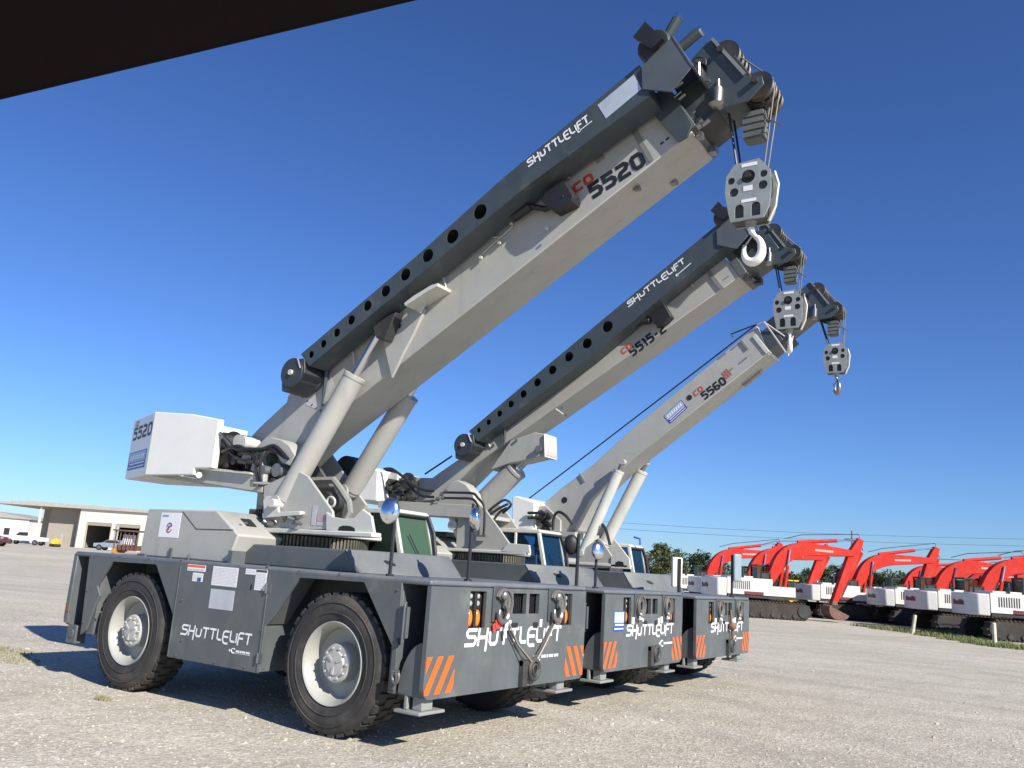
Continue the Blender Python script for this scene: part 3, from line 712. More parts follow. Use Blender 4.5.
# panel seams: slim folded edges on the middle side panel
mb = MB()
for xx in (-8.50, -7.02): mb.box(xx-.006, xx+.006, 6.232, 6.24, .48, 1.47)
mb.out('panel_seam', DARK, C1)

# engine housing on the rear deck
def engine_house(R_, y0, dx=0, ph=None):
    ya = y0+.22; X = lambda v: v+dx
    pts = [(-9.66, 1.54), (-9.62, 2.12), (-8.30, 2.13), (-7.86, 1.86), (-7.98, 1.54)]
    mb = MB(); mb.xz([(X(a), b) for a, b in pts], ya, ya+2.5)
    h = mb.out('engine_housing', LIGHT, R_, bevel=.02)
    # sheet seams and door
    mb = MB()
    def strip(p, q, w=.005):
        p, q = Vector((X(p[0]), ya-.003, p[1])), Vector((X(q[0]), ya-.003, q[1])); d = (q-p).normalized(); n = Vector((-d.z, 0, d.x))*w
        mb.faces([p-n, q-n, q+n, p+n], [(0, 1, 2, 3)])
    strip((-8.92, 2.10), (-8.62, 1.90)); strip((-8.62, 1.90), (-7.95, 1.91)); strip((-9.05, 1.54), (-9.05, 1.63), .02)
    mb.out('panel_seam', SOOT, h)
    mb = MB()
    for i in range(9): mb.box(X(-8.45+.04*i), X(-8.435+.04*i), ya+.6, ya+1.6, 2.13, 2.20)
    mb.out('air_grille', SOOT, h)
    mb = MB(); 
    for t in range(0, 3): mb.cyl((X(-8.04-.03*t), ya+.05+.1*t, 1.93+.03*t), (X(-8.04-.03*t), ya+.09+.1*t, 1.93+.03*t), .03)
    mb.out('latch', STEEL, h)
    mb = MB(); x0, x1_ = X(-8.2), X(-8.02)
    mb.faces([(X(-8.17), ya+.25, 2.06), (X(-8.03), ya+.25, 1.975), (X(-8.03), ya+.40, 1.975), (X(-8.17), ya+.40, 2.06)], [(0, 1, 2, 3)])
    mb.out('filler_opening', VOID, h)
    mb = MB(); mb.box(X(-9.05), X(-9.0), ya-.02, ya, 1.54, 1.66); mb.box(X(-7.93), X(-7.86), ya-.05, ya+.3, 1.54, 1.68); mb.box(X(-9.65), X(-9.5), ya-.03, ya, 1.54, 1.57); mb.cyl((X(-8.66), ya-.02, 1.54), (X(-8.66), ya-.02, 1.6), .012)
    mb.out('deck_bracket', DARK, h)
    return h, ya
EH, ya = engine_house(C1, 6.24)
mb = MB()   # blue and red emblem sticker
(xa, za), (xb, zb) = WY(162, 512.5, ya), WY(178, 538, ya)
mb.box(xa, xb, ya-.003, ya, zb, za, DECALW); cxm, czm = (xa+xb)/2, (za+zb)/2
for i in range(9): mb.box(xa+.03+i*.014, xa+.038+i*.014, ya-.004, ya-.002, za-.055+.004*(i % 3), za-.03+.006*(i % 2), DECALB)
for a0, a1, m_, rr in ((20, 170, DECALB, .05), (200, 340, RED, .05), (100, 260, DECALB, .022)):
    mb.tube([(cxm+.005+rr*math.cos(t), ya-.003, czm-.03+rr*1.1*math.sin(t)) for t in [math.radians(a0+(a1-a0)*i/8) for i in range(9)]], .008, 4, m_)
mb.obox((cxm, ya-.004, czm-.03), (.045, 0, .03), (0, .0015, 0), (-.006, 0, .008), RED)
mb.out('round_emblem_sticker', None, EH, smooth=None)

# turntable
mb = MB(); ring_teeth(mb, -7.93, 7.75, .64, 1.775, 1.905, 84); mb.out('ring_gear', mat('gear_steel', (.13, .12, .09), .5, .5, var=.3, dust=.4), C1)
mb = MB(); mb.xy([(-8.3, 6.98), (-6.32, 6.98), (-6.32, 7.14), (-7.25, 7.4), (-7.25, 8.2), (-7.6, 8.5), (-8.5, 8.5)], 1.92, 1.975); T1 = mb.out('turret', CREAM, C1, bevel=.012)
Y = 7.05
mb = MB(); mb.px([(262, 530), (264, 486), (296, 470), (307.5, 476), (332, 511), (334, 529)], Y, Y+.04); mb.out('turret_plate', LIGHT, T1, bevel=.006)
mb = MB(); mb.px([(326, 512), (333, 517), (345, 519), (354, 518), (362, 509), (371, 516), (374, 534), (326, 530)], 7.02, 7.06)
mb.out('turret_plate', CREAM, T1, bevel=.006)
mb = MB(); mb.px([(338, 531.5), (339, 527), (343, 525.5), (350, 526), (354, 528), (355, 532.5)], 7.012, 7.021); mb.out('slot_opening', VOID, T1)
mb = MB(); mb.px([(255, 520), (262, 440), (318, 440), (329, 452), (346, 477), (366, 505), (356, 522), (350, 532)], 8.30, 8.35); mb.out('turret_plate', LIGHT, T1, bevel=.006)
mb = MB(); mb.tube([L3(308, 481, 7.55), L3(334, 480, 7.55), L3(340, 488, 7.55), L3(349, 502, 7.55), L3(350, 512, 7.55), L3(343, 526, 7.55)], .045, 8); mb.out('hose_guard', mat('guard_paint', (.24, .245, .22), .5, dust=.2), T1)
mb = MB(); mb.px([(305, 488), (334, 486), (345, 505), (340, 530), (306, 530)], 7.75, 7.9); p = L3(325, 500, 7.5); mb.cyl(p, p+Vector((0, .25, 0)), .11, n=18); mb.out('slew_motor', SOOT, T1, bevel=.02)
mb = MB(); mb.px([(262, 528), (262, 470), (305, 455), (320, 470), (338, 500), (340, 528)], 7.95, 8.0)
mb.out('turret_web', mat('shaded_web_paint', (.10, .105, .10), .6), T1)  # dark colour stands in for the shade between the turret plates
mb = MB(); p = L3(345, 470, 8.40); mb.cyl(p, p+Vector((0, .25, 0)), .20, n=24); mb.out('swivel_drum', SOOT, T1)
mb = MB()
for i in range(5): 
    p = L3(331+3.5*math.cos(i*1.25), 503+5*math.sin(i*1.25), 7.1)
mb.tube([L3(331+4*math.cos(t), 502+5*math.sin(t), 7.3) for t in [2*PI*i/16 for i in range(17)]], .014, 8); mb.out('lifting_eye', CREAM, T1)
# boom foot boss
mb = MB(); mb.px([(250, 470), (256, 447), (263, 440), (271, 437), (281, 439.5), (289, 445), (295, 455), (290, 466), (281, 462), (275, 452), (266, 448), (260, 456), (262, 478)], 7.12, 7.34); mb.out('boom_foot_bracket', LIGHT, C1, bevel=.012)
mb = MB(); mb.px([(258, 505), (255, 452), (290, 447), (300, 480), (286, 512)], 7.36, 7.41); mb.out('turret_inner_plate', LIGHT, C1)
mb = MB()
for a, b, r, y0_, y1_ in ((265, 458, .10, 7.22, 7.36), (276, 470, .085, 7.12, 7.34), (272, 486, .10, 7.15, 7.36), (246, 456, .08, 7.1, 7.3), (262, 470, .06, 7.05, 7.2)):
    p = L3(a, b, y0_); mb.cyl(p, p+Vector((0, y1_-y0_, 0)), r, n=18)
mb.out('pivot_valves', mat('valve_grey', (.16, .17, .17), .45, .3, var=.4, dust=.3), C1, smooth=40)
mb = MB(); mb.cyl(L3(253, 483, 6.95), L3(276, 484, 7.15), .022); mb.cyl(L3(251, 483, 6.94), L3(254.5, 483.2, 6.96), .045); mb.out('boom_angle_arm', STEEL, C1)
mb = MB(); mb.cyl(L3(199, 475, 6.93), L3(199, 475, 7.0), .04); mb.out('tail_bolt', CREAM, C1)
# counterweight
YC = 6.95
top = [WY(155.5, 411.7, YC), WY(192, 414, YC), WY(219, 419, YC)]
zt = top[0][1]; xr = top[0][0]; xm = top[1][0]; xf = top[2][0]; zf = top[2][1]
zb = WY(148, 475, YC)[1]; zbf = WY(193.6, 478, YC)[1]
ang = math.radians(21)
def cw_corner():
    L = .05
    while L < 3:
        p = Vector((xr-L*math.cos(ang), YC+L*math.sin(ang), zt)); v = p-EYEP
        if 512+F_PX*v.dot(RT)/v.dot(FW) < 134.5: return L
        L += .005
    return 1.0
Lc = cw_corner()
def plan(x_shift=0): 
    xa, ya_ = xr-Lc*math.cos(ang), YC+Lc*math.sin(ang)
    yb_ = 15.5-YC
    return [(xf, YC), (xr, YC), (xa, ya_), (xa, 15.5-ya_), (xr, yb_), (xf, yb_)]
Pn = plan()
xm2 = WY(194, 470, YC)[0]; zm_ = top[1][1]; zn_ = zbf+.13
k_ = (zm_-zt)/(xm-xr); xi = xr+.03; yo, yi = YC, YC+.09; yf = 15.5-YC
ztop = lambda x: zt if x <= xr else zt+k_*(x-xr) if x <= xm else zm_+(zf-zm_)*(x-xm)/(xf-xm)
V = {}; vl = []
def vtx(x, y, z):
    k = (round(x, 4), round(y, 4), round(z, 4))
    if k not in V: V[k] = len(vl); vl.append((x, y, z))
    return V[k]
T_ = lambda x, y: vtx(x, y, ztop(x)); B_ = lambda x, y: vtx(x, y, zb)
P2_, P3_ = Pn[2], Pn[3]; fcs = []
fcs.append([T_(xr, yo), T_(*P2_), T_(*P3_), T_(xr, yf), T_(xi, yf), T_(xi, yi), T_(xi, yo)])
fcs.append([B_(xr, yo), B_(*P2_), B_(*P3_), B_(xr, yf), B_(xi, yf), B_(xi, yi), B_(xi, yo)][::-1])
fcs.append([T_(xi, yo), T_(xi, yi), T_(xm, yi), T_(xm, yo)]); fcs.append([T_(xm, yo), T_(xm, yi), T_(xf, yi), T_(xf, yo)])
for y in (yo, yi):
    pts_ = [T_(xi, y), T_(xm, y), T_(xf, y), vtx(xf, y, zn_), vtx(xm2, y, zn_), vtx(xm2, y, zb), B_(xi, y)]
    if y == yo: pts_ += [B_(xr, y), T_(xr, y)]
    fcs.append(pts_)
fcs.append([vtx(xf, yo, zn_), vtx(xf, yi, zn_), T_(xf, yi), T_(xf, yo)]); fcs.append([vtx(xm2, yo, zn_), vtx(xm2, yi, zn_), vtx(xf, yi, zn_), vtx(xf, yo, zn_)])
fcs.append([vtx(xm2, yo, zb), vtx(xm2, yi, zb), vtx(xm2, yi, zn_), vtx(xm2, yo, zn_)]); fcs.append([B_(xi, yo), B_(xi, yi), vtx(xm2, yi, zb), vtx(xm2, yo, zb)])
for (a_, b_) in (((xr, yo), P2_), (P2_, P3_), (P3_, (xr, yf)), ((xr, yf), (xi, yf)), ((xi, yf), (xi, yi))): fcs.append([T_(*a_), T_(*b_), B_(*b_), B_(*a_)])
mb = MB(); mb.faces(vl, fcs)
CW = mb.out('counterweight', WHITE, C1, bevel=.012, smooth=None)
du = Vector((math.cos(ang), -math.sin(ang), 0)); nr = Vector((-math.sin(ang), -math.cos(ang), 0))
pc = Vector((Pn[2][0], Pn[2][1], 0))
# lettering on the angled rear facet, width Lc
h = .19; tw = text_w('5520', h, .16, .9)-.16*h; sc = (Lc*.86)/tw
mb, _ = lettering('5520', pc+du*Lc*.10+Vector((0, 0, zt-.32)), du, (0, 0, 1), nr, h*1.0, t=.22, gap=.16*sc, wscale=.9*sc, z0=.004)
mb.out('model_lettering', NUM, CW)
mb, _ = lettering('CD', pc+du*Lc*.12+Vector((0, 0, zt-.115)), du, (0, 0, 1), nr, .08, t=.24, gap=.2, wscale=.9*sc, z0=.004)
mb.out('model_prefix', RED, CW)
dealer_decal(CW, pc+du*Lc*.06+Vector((0, 0, zb+.12)), du, (0, 0, 1), nr, Lc*.86, .26)
# tail frame and winch
mb = MB(); mb.px([(194, 466), (250, 472), (264, 474), (262, 492.5), (196, 482)], 7.05, 7.12); mb.px([(157, 472), (262, 490), (262, 493.5), (157, 477)], 7.13, 8.37)
mb.px([(194, 466), (250, 472), (264, 474), (262, 492.5), (196, 482)], 8.38, 8.45)
mb.out('tail_frame', LIGHT, C1, bevel=.008)
mb = MB(); mb.px([(197, 467.5), (250, 472.6), (250, 474), (197, 469)], 6.99, 7.05); mb.out('tail_flange', CREAM, C1)
mb = MB()
p = L3(231, 446, 7.25); mb.lathe_y((p.x, 7.25, p.z), [(.03, 0), (.20, 0), (.20, .03), (.13, .03), (.13, .9), (.20, .9), (.20, .93), (.03, .93)], 28)
mb.px([(206, 436), (219, 432), (234, 433), (240, 446), (238, 470), (206, 468)], 7.30, 8.1); mb.cyl(L3(222, 441, 7.1), L3(222, 441, 7.1)+Vector((0, .3, 0)), .10, n=16); p = L3(226, 458, 7.2); mb.cyl(p, p+Vector((0, .3, 0)), .15, n=20); mb.px([(219, 437), (226, 436), (250, 441), (258, 462), (245, 472), (219, 470)], 7.36, 7.42)
for a, b in ((222, 445), (233, 461), (240, 452), (225, 465)): p = L3(a, b, 7.15); mb.cyl(p, p+Vector((0, .2, 0)), .05, n=10)
mb.out('winch', SOOT, C1, smooth=40)
mb = MB(); p = L3(241, 442, 7.12); mb.cyl(p, p+Vector((0, .25, 0)), .085, n=24); p = L3(237, 441, 7.2); mb.cyl(p, p+Vector((0, .25, 0)), .085, n=24); mb.out('winch_motor', CREAM, C1, smooth=40)
hoses(C1, 'hydraulic_hoses', [[(220, 433, 7.0), (230, 443, 7.0), (236, 449, 7.0), (250, 449, 7.02), (262, 449, 7.05), (275, 446, 7.1), (288, 459, 7.1)], [(222, 440, 7.05), (233, 455, 7.05), (245, 461, 7.0), (254, 462, 7.05)],
      [(258, 452, 7.05), (256, 470, 7.05), (260, 486, 7.05)], [(262, 452, 7.05), (260, 470, 7.05), (262, 486, 7.05)], [(247, 461, 7.05), (247, 468, 7.05)], [(234, 447, 7.1), (244, 451, 7.1), (258, 451, 7.1), (272, 449, 7.1), (290, 462, 7.15)],
      [(222, 452, 7.05), (238, 446, 7.0), (252, 455, 7.05), (258, 466, 7.05)]], .022, BLACK)
hoses(C1, 'steel_hose', [[(219, 433, 6.98), (228, 442, 6.98), (234, 449, 7.0)]], .012, STEEL)
# cylinder foot clevis and clutter beside the ring
mb = MB(); mb.px([(263, 500), (266, 496), (277, 496), (278, 512), (264, 514)], 6.98, 7.02); mb.px([(262, 513), (300, 511), (300, 515), (262, 518)], 6.98, 7.25)
p = L3(271, 503, 6.9); mb.cyl(p, p+Vector((0, .3, 0)), .055, n=16)
mb.out('cylinder_clevis', CREAM, T1, bevel=.006)
mb = MB(); random.seed(3)
for i in range(16):
    p = L3(random.uniform(266, 304), random.uniform(514, 526), random.uniform(6.95, 7.1)); mb.cyl(p, p+Vector((random.uniform(-.1, .1), random.uniform(-.05, .05), random.uniform(-.03, .03))), random.uniform(.012, .03), n=8)
mb.out('swivel_fittings', STEEL, T1)
mb = MB(); (xa, za), (xb, zb2) = WY(313, 505, 7.045), WY(331, 526, 7.045)
mb.box(xa, xa+.07, 7.045, 7.048, zb2, za, DECALG); mb.box(xa+.09, xb, 7.045, 7.048, zb2+.05, zb2+.13, mat('pink_label', (.45, .33, .32), .5)); mb.box(xa+.09, xb, 7.045, 7.048, zb2-.0, zb2+.045, DECALG)
mb.out('turret_notice', None, T1)

# lift cylinders
ram(C1, L3(283, 503, 7.12), L3(380, 332, 7.30), .74, .133, .045, pin=.3)
ram(C1, L3(350, 492, 8.25), L3(423, 372, 8.2), .80, .135, .05)
# boom
YB, YB1 = 7.42, 8.06
Lz = lambda x: 5.215+.60*(x+4.5)
Tz = lambda x: Lz(x)+.80
xe, ze = -2.93, Lz(-2.93)
boomp = [(-9.22, 2.72), (-8.5, 2.72), (-8.0, Lz(-8.0)), (-7.2, Lz(-7.2)), (-2.92, Lz(-2.92)), (-3.42, Tz(-3.42)), (-7.0, Tz(-7.0)), (-7.42, 4.26), (-7.9, 3.92), (-8.41, 3.64), (-8.89, 3.31), (-9.2, 3.05)]
B1 = MB().xz(boomp, YB, YB1).out('boom', LIGHT, C1, bevel=.012)
mb = MB(); far = [WY(a, b, YB1) for a, b in [(372, 418), (396, 397), (414, 384), (432, 367.5), (447.5, 360), (454, 350), (480, 329), (470, 310), (380, 380)]]
mb.xz(far, YB+.06, YB1-.002); mb.out('boom_belly_plate', LIGHT, B1, bevel=.006)
d, n_ = along((0, 0, 0), (1, 0, .6))
mb = MB()   # collar, side straps, ribs
for px0, px1, w in (((629, 122), (652, 161), .03), ((596, 150), (601, 161), .05)):
    a, b = L3(*px0, YB-.01), L3(*px1, YB-.01); mb.obox((a+b)/2, (b-a)/2, Vector((0, .004, 0)), d*w)
mb.out('boom_strap', mat('strap_paint', (.2, .2, .18), .5), B1, bevel=.004)
mb = MB(); mb.px([(381, 330), (389, 312), (402, 303), (418, 301), (425, 309), (413, 335), (405, 350), (391, 378), (385, 352)], YB-.05, YB-.002); mb.out('rod_bracket', LIGHT, B1, bevel=.012)
mb = MB(); mb.px([(404, 303), (413, 296), (431, 285), (438, 283), (437, 286), (428, 291), (414, 300), (405, 306)], YB-.26, YB-.002); mb.px([(414, 300), (428, 291), (424, 305), (420, 313), (417, 311)], YB-.10, YB-.07); mb.px([(414, 300), (437, 286), (424, 305), (414, 310)], YB-.04, YB-.003); mb.out('jib_stowage_bracket', CREAM, B1, bevel=.004)
p = L3(399, 326, YB-.055); mb = MB(); mb.cyl(p, p+Vector((0, -.006, 0)), .032, n=16); mb.out('bracket_hole', VOID, B1)
mb = MB(); mb.px([(371, 322), (383, 318), (396, 312), (390, 326), (384, 340), (376, 338)], YB-.2, YB-.05); mb.out('jib_pivot_bracket', SOOT, B1, bevel=.01)
mb = MB()   # white edge lines and hardware
for a, b in (((349, 346), (354, 364)), ((438, 271), (446, 288))):
    p, q = L3(*a, YB-.03), L3(*b, YB-.03); mb.tube([p, p.lerp(q, .5)+d*.03, q], .012, 5)
for a, b in ((481.5, 258), (500, 243), (512, 224), (547.5, 229)):
    p = L3(a, b, YB-.02); mb.cyl(p, p+Vector((0, -.03, 0)), .02, n=8)
mb.out('boom_hardware', CREAM, B1)
for px0, px1 in (((482, 254), (513, 226)), ((480, 238), (500, 237))):
    mb = MB(); mb.tube([L3(*px0, YB-.02), L3(*px1, YB-.02)], .012, 5); mb.out('boom_conduit', LIGHT, B1)
# boom-top plates near the foot
mb = MB()
for px0, px1, yo in (((288, 396), (323, 364), 0), ((326, 366), (352, 342), 0), ((356, 338), (375, 322), 0)):
    a, b = L3(*px0, YB+.02), L3(*px1, YB+.02)
    mb.faces([a, b, b+Vector((0, 0, -.35)), a+Vector((0, 0, -.35)), a+Vector((0, .02, 0)), b+Vector((0, .02, 0)), b+Vector((0, .02, -.35)), a+Vector((0, .02, -.35))], [(0, 1, 2, 3), (7, 6, 5, 4), (0, 4, 5, 1), (1, 5, 6, 2), (2, 6, 7, 3), (3, 7, 4, 0)])
mb.out('boom_top_plate', LIGHT, B1)
mb = MB(); p, q = L3(327, 369, YB-.06), L3(322, 406, YB-.02); mb.tube([p, q], [.03, .012], 6); mb.out('stowage_pin', JIB, B1)
mb = MB()   # angle scale: arc of small ticks
for i in range(6):
    t = i/5; p = L3(303+22*t, 397+15*math.sin(t*1.4), YB-.004); mb.obox(p, d*.016, (0, .002, 0), n_*.008)
mb.out('angle_scale', NUM, B1)
mb = MB(); mb.px([(303, 392), (318, 380), (330, 372), (334, 386), (318, 410), (306, 405)], YB-.003, YB-.001); mb.out('angle_scale_plate', mat('pale_plate', (.5, .5, .5), .5), B1)
# swing motor under the jib
mb = MB(); mb.px([(541, 200), (545, 191), (561, 180), (565, 182), (573, 196), (571, 201), (553, 210), (547, 207)], YB-.19, YB-.002)
for a, b in ((568, 178), (578, 198), (562, 196)): p = L3(a, b, YB-.20); mb.cyl(p, p+Vector((0, .02, 0)), .016, n=8)
mb.out('jib_swing_motor', BLACK, B1, bevel=.01)
mb = MB(); p, q = L3(513, 218, YB-.1), L3(530, 206, YB-.1); mb.cyl(p, q, .055, n=14); mb.tube([q, L3(545, 209, YB-.08), L3(552, 206, YB-.08)], .035, 8); mb.out('jib_swing_cylinder', BLACK, B1)
# lettering on the boom
def boom_text(parent, Yf, txt, p0, p1, h, m, t=.2, gap=.16, ws=1.0, fit=True):
    a, b = L3(*p0, Yf), L3(*p1, Yf); dd, nn = along(a, b)
    if fit:
        tot = (b-a).length; raw = sum(G[c][0] for c in txt); ws = (tot/h-gap*(len(txt)-1))/raw
    mb, _ = lettering(txt, a, dd, nn, (0, -1, 0), h, t=t, gap=gap, wscale=ws); return mb.out('lettering', m, parent)
boom_text(B1, YB, '5520', (593, 199), (646, 164.5), .185, NUM, t=.27, gap=.2)
boom_text(B1, YB, 'CD', (575.5, 194), (594.5, 181), .125, RED, t=.28, gap=.2)
mb = MB(); p = L3(662, 143, YB-.003); mb.obox(p, d*.02, (0, .002, 0), n_*.01); mb.obox(p+d*.07, d*.02, (0, .002, 0), n_*.01); mb.out('small_marking', NUM, B1)
mb = MB(); mb.px([(645, 90), (664, 94), (680, 104), (692, 124), (687, 137), (678, 142), (648, 108)], YB-.06, YB-.035); mb.out('jib_mount_plate', JIB, B1, bevel=.004)
# telescoping sections and end collar
mb = MB(); dd = Vector((1, 0, .6)).normalized(); nn = Vector((-.6, 0, 1)).normalized()
base = Vector((-2.95, 0, Lz(-2.95)))
def bsec(s0, s1, n0, n1, ya_, yb_, m, name, parent, bev=.008):
    P = [base+dd*s0+nn*n0, base+dd*s1+nn*n0, base+dd*s1+nn*n1, base+dd*s0+nn*n1]
    return MB().xz([(p.x, p.z) for p in P], ya_, yb_).out(name, m, parent, bevel=bev)
bsec(-.02, .10, .02, .72, YB-.03, YB1+.03, mat('collar_paint', (.10, .11, .11), .4, dust=.1), 'boom_collar', B1)
bsec(.06, .62, .07, .55, YB+.06, YB1-.06, JIB, 'boom_inner_section', B1)
bsec(.08, .35, .04, .10, YB+.05, YB1-.05, SOOT, 'boom_inner_section', B1)
mb = MB(); random.seed(5)
for i in range(14):
    p = base+dd*random.uniform(.02, .16)+nn*random.uniform(-.03, .65)+Vector((0, random.uniform(7.36, 7.5), 0)); mb.cyl(p, p+dd*random.uniform(.02, .09), random.uniform(.012, .03), n=7)
mb.box(-2.91, -2.85, 7.5, 7.58, Lz(-2.93)-.02, Lz(-2.93)+.04); mb.box(-2.90, -2.83, 7.85, 7.95, Lz(-2.93)-.02, Lz(-2.93)+.05); mb.box(-3.62, -3.55, 7.55, 7.6, Lz(-3.6)-.04, Lz(-3.6))
mb.box(-3.36, -3.29, 7.9, 7.98, Lz(-3.3)-.04, Lz(-3.3)+.01)
mb.out('wear_pad_fittings', STEEL, B1)
# jib
JY0, JY1 = 7.05, 7.36
jp = [(301, 354), (420, 253), (500.6, 180), (639, 65), (650, 96), (526, 186.5), (412, 281), (309, 366)]
h1 = [(240+a/3.938, 230+b/3.938) for a, b in ((280, 490), (328, 448), (381, 404), (438, 354), (502, 298), (573, 240), (651, 175), (739, 100), (836, 25))]+[(400+a/3.938, 60+b/3.938) for a, b in ((315, 597),)]
hl = [(a, b, .045+.0050*i) for i, (a, b) in enumerate(h1)]
J1 = jib(C1, JY0, JY1, jp, 0, hl, 0, '', YB)
boom_text(J1, JY0, 'SHUTTLELIFT', (529, 167), (590, 121), .095, DECALW, t=.2)
mb = MB(); a, b = L3(579, 131, JY0-.003), L3(592, 121, JY0-.003); e = (b-a).normalized(); mb.obox((a+b)/2, (b-a)/2, (0, .001, 0), Vector((-e.z, 0, e.x))*.005); mb.obox(a, e*.02, (0, .001, 0), Vector((-e.z, 0, e.x))*.016); mb.out('small_logo', DECALW, J1)
q = [L3(a, b, JY0-.003) for a, b in ((597.5, 105), (634, 74.5), (641.5, 89), (606, 118.5))]
mb = MB(); mb.faces(q, [(0, 1, 2, 3)], mat('chart_plate', (.42, .48, .56), .45))
for i in range(9):
    t = .1+.09*i; a, b = q[0].lerp(q[3], t), q[1].lerp(q[2], t); a, b = a.lerp(b, .06), a.lerp(b, random.uniform(.6, .94)); nn2 = (q[3]-q[0])*.012
    mb.faces([a-nn2+Vector((0, -.001, 0)), b-nn2+Vector((0, -.001, 0)), b+nn2+Vector((0, -.001, 0)), a+nn2+Vector((0, -.001, 0))], [(0, 1, 2, 3)], DECALG)
mb.out('jib_load_chart', None, J1, smooth=None)
def jib_end(R_, J, px, Yn, r, s=1.0):
    c = L3(*px, Yn); mb = MB()
    mb.lathe_y((c.x, Yn-.03, c.z), [(.001, 0), (r, 0), (r, .03), (r*.9, .04), (r*.9, .33), (r, .34), (r, .38), (.001, .38)], 28)
    mb.xz([(c.x-r*.95, c.z+.0), (c.x-r*.75, c.z-r*1.2), (c.x-r*.4, c.z-r*1.3), (c.x-r*.1, c.z-r*1.2), (c.x+r*1.2, c.z-r*.1), (c.x+r*1.0, c.z+r*.9), (c.x+r*.2, c.z+r*.9)], Yn-.02, Yn+.34)
    o = mb.out('jib_sheave_housing', mat('housing_paint', (.035, .042, .05), .4, dust=.08), J, bevel=.006)
    mb = MB(); mb.cyl((c.x, Yn-.055, c.z), (c.x, Yn-.03, c.z), .035, n=12); mb.out('sheave_pin', CREAM, o)
    mb = MB(); a = c+Vector((.09*s, -.035, .17*s)); mb.tube([a, a+Vector((.07*s, 0, -.13*s))], .012, 5); mb.out('jib_edge_plate', STEEL, J)
jib_end(C1, J1, (293, 373), JY0, .19)
# jib root at the boom tip: tapered plate, lugs, folding sheave
def jib_root(R_, J, c, Y0_, Y1_, s=1.0):
    P = lambda a, b: (c.x+a*s, c.z+b*s)
    mb = MB()
    outl = [P(-.12, -.22), P(.21, .03), P(.43, -.38), P(.22, -.60), P(-.10, -.48)]
    for y in (Y0_-.022, Y1_+.08): mb.xz(outl, y, y+.015)
    mb.xz([P(.20, .03), P(.22, .03), P(.445, -.38), P(.42, -.38)], Y0_-.028, Y1_+.1)
    mb.out('jib_root_plate', mat('root_paint', (.085, .10, .11), .4, dust=.1), J, bevel=.005)
    mb = MB(); mb.lathe_y((c.x, Y0_-.02, c.z), [(.001, 0), (.165*s, 0), (.18*s, .02), (.18*s, .12), (.165*s, .14), (.15*s, .18), (.18*s, .22), (.18*s, .36), (.001, .36)], 28)
    o = mb.out('jib_root_drum', SOOT, J)
    mb = MB(); mb.cyl((c.x, Y0_-.06, c.z), (c.x, Y0_-.02, c.z), .045*s, n=14); mb.out('drum_pin', STEEL, o)
    mb = MB(); mb.xz([P(-.19, .10), P(-.06, .24), P(.14, -.02), P(.02, -.10)], Y0_-.10, Y0_-.04); mb.out('drum_flag', BLACK, J)
    mb = MB()
    for a, b, e, f in ((.10, .12, .21, .30), (.24, -.05, .44, .08)):
        mb.tube([Vector((c.x+a*s, Y0_+.1, c.z+b*s)), Vector((c.x+e*s, Y0_+.1, c.z+f*s))], .055*s, 10)
    o = mb.out('jib_lug', JIB, J)
    mb = MB()
    for e, f in ((.22, .33), (.45, .09)): mb.cyl((c.x+e*s, Y0_+.05, c.z+f*s), (c.x+e*s, Y0_+.17, c.z+f*s), .028*s, n=10)
    mb.out('lug_pin', CHROME, o)
    mb = MB(); mb.tube([Vector((c.x+.40*s+.09*s*math.cos(t), Y0_+.2, c.z-.22*s+.08*s*math.sin(t))) for t in [math.radians(160-i*20) for i in range(10)]], .009, 5); mb.out('lug_cable', CABLE, J)
jib_root(C1, J1, L3(653.6, 45.7, JY0), JY0, JY1+.3)
sx, sz = WY(728, 65, 7.74)
head(C1, sx, sz, 7.74, 1.0, hb=tuple(a-b for a, b in zip(WY(751, 194, 7.74), (sx, sz))), hbs=.92)
bsec(.5, .80, .10, .50, YB+.1, YB1-.1, SOOT, 'boom_inner_section', B1)
# cab, mirrors
cab(C1, [(365, 506), (396, 511), (402, 556)], 8.42, 9.12, GLASS, back=.95)
mirror_pole(C1, -5.476, 6.36, 1.54, 2.29, 'round', turn=math.radians(-62), ms=.86, side=-.05); mirror_pole(C1, -4.955, 6.93, 1.54, 2.28, 'round', turn=math.radians(40), ms=.85)
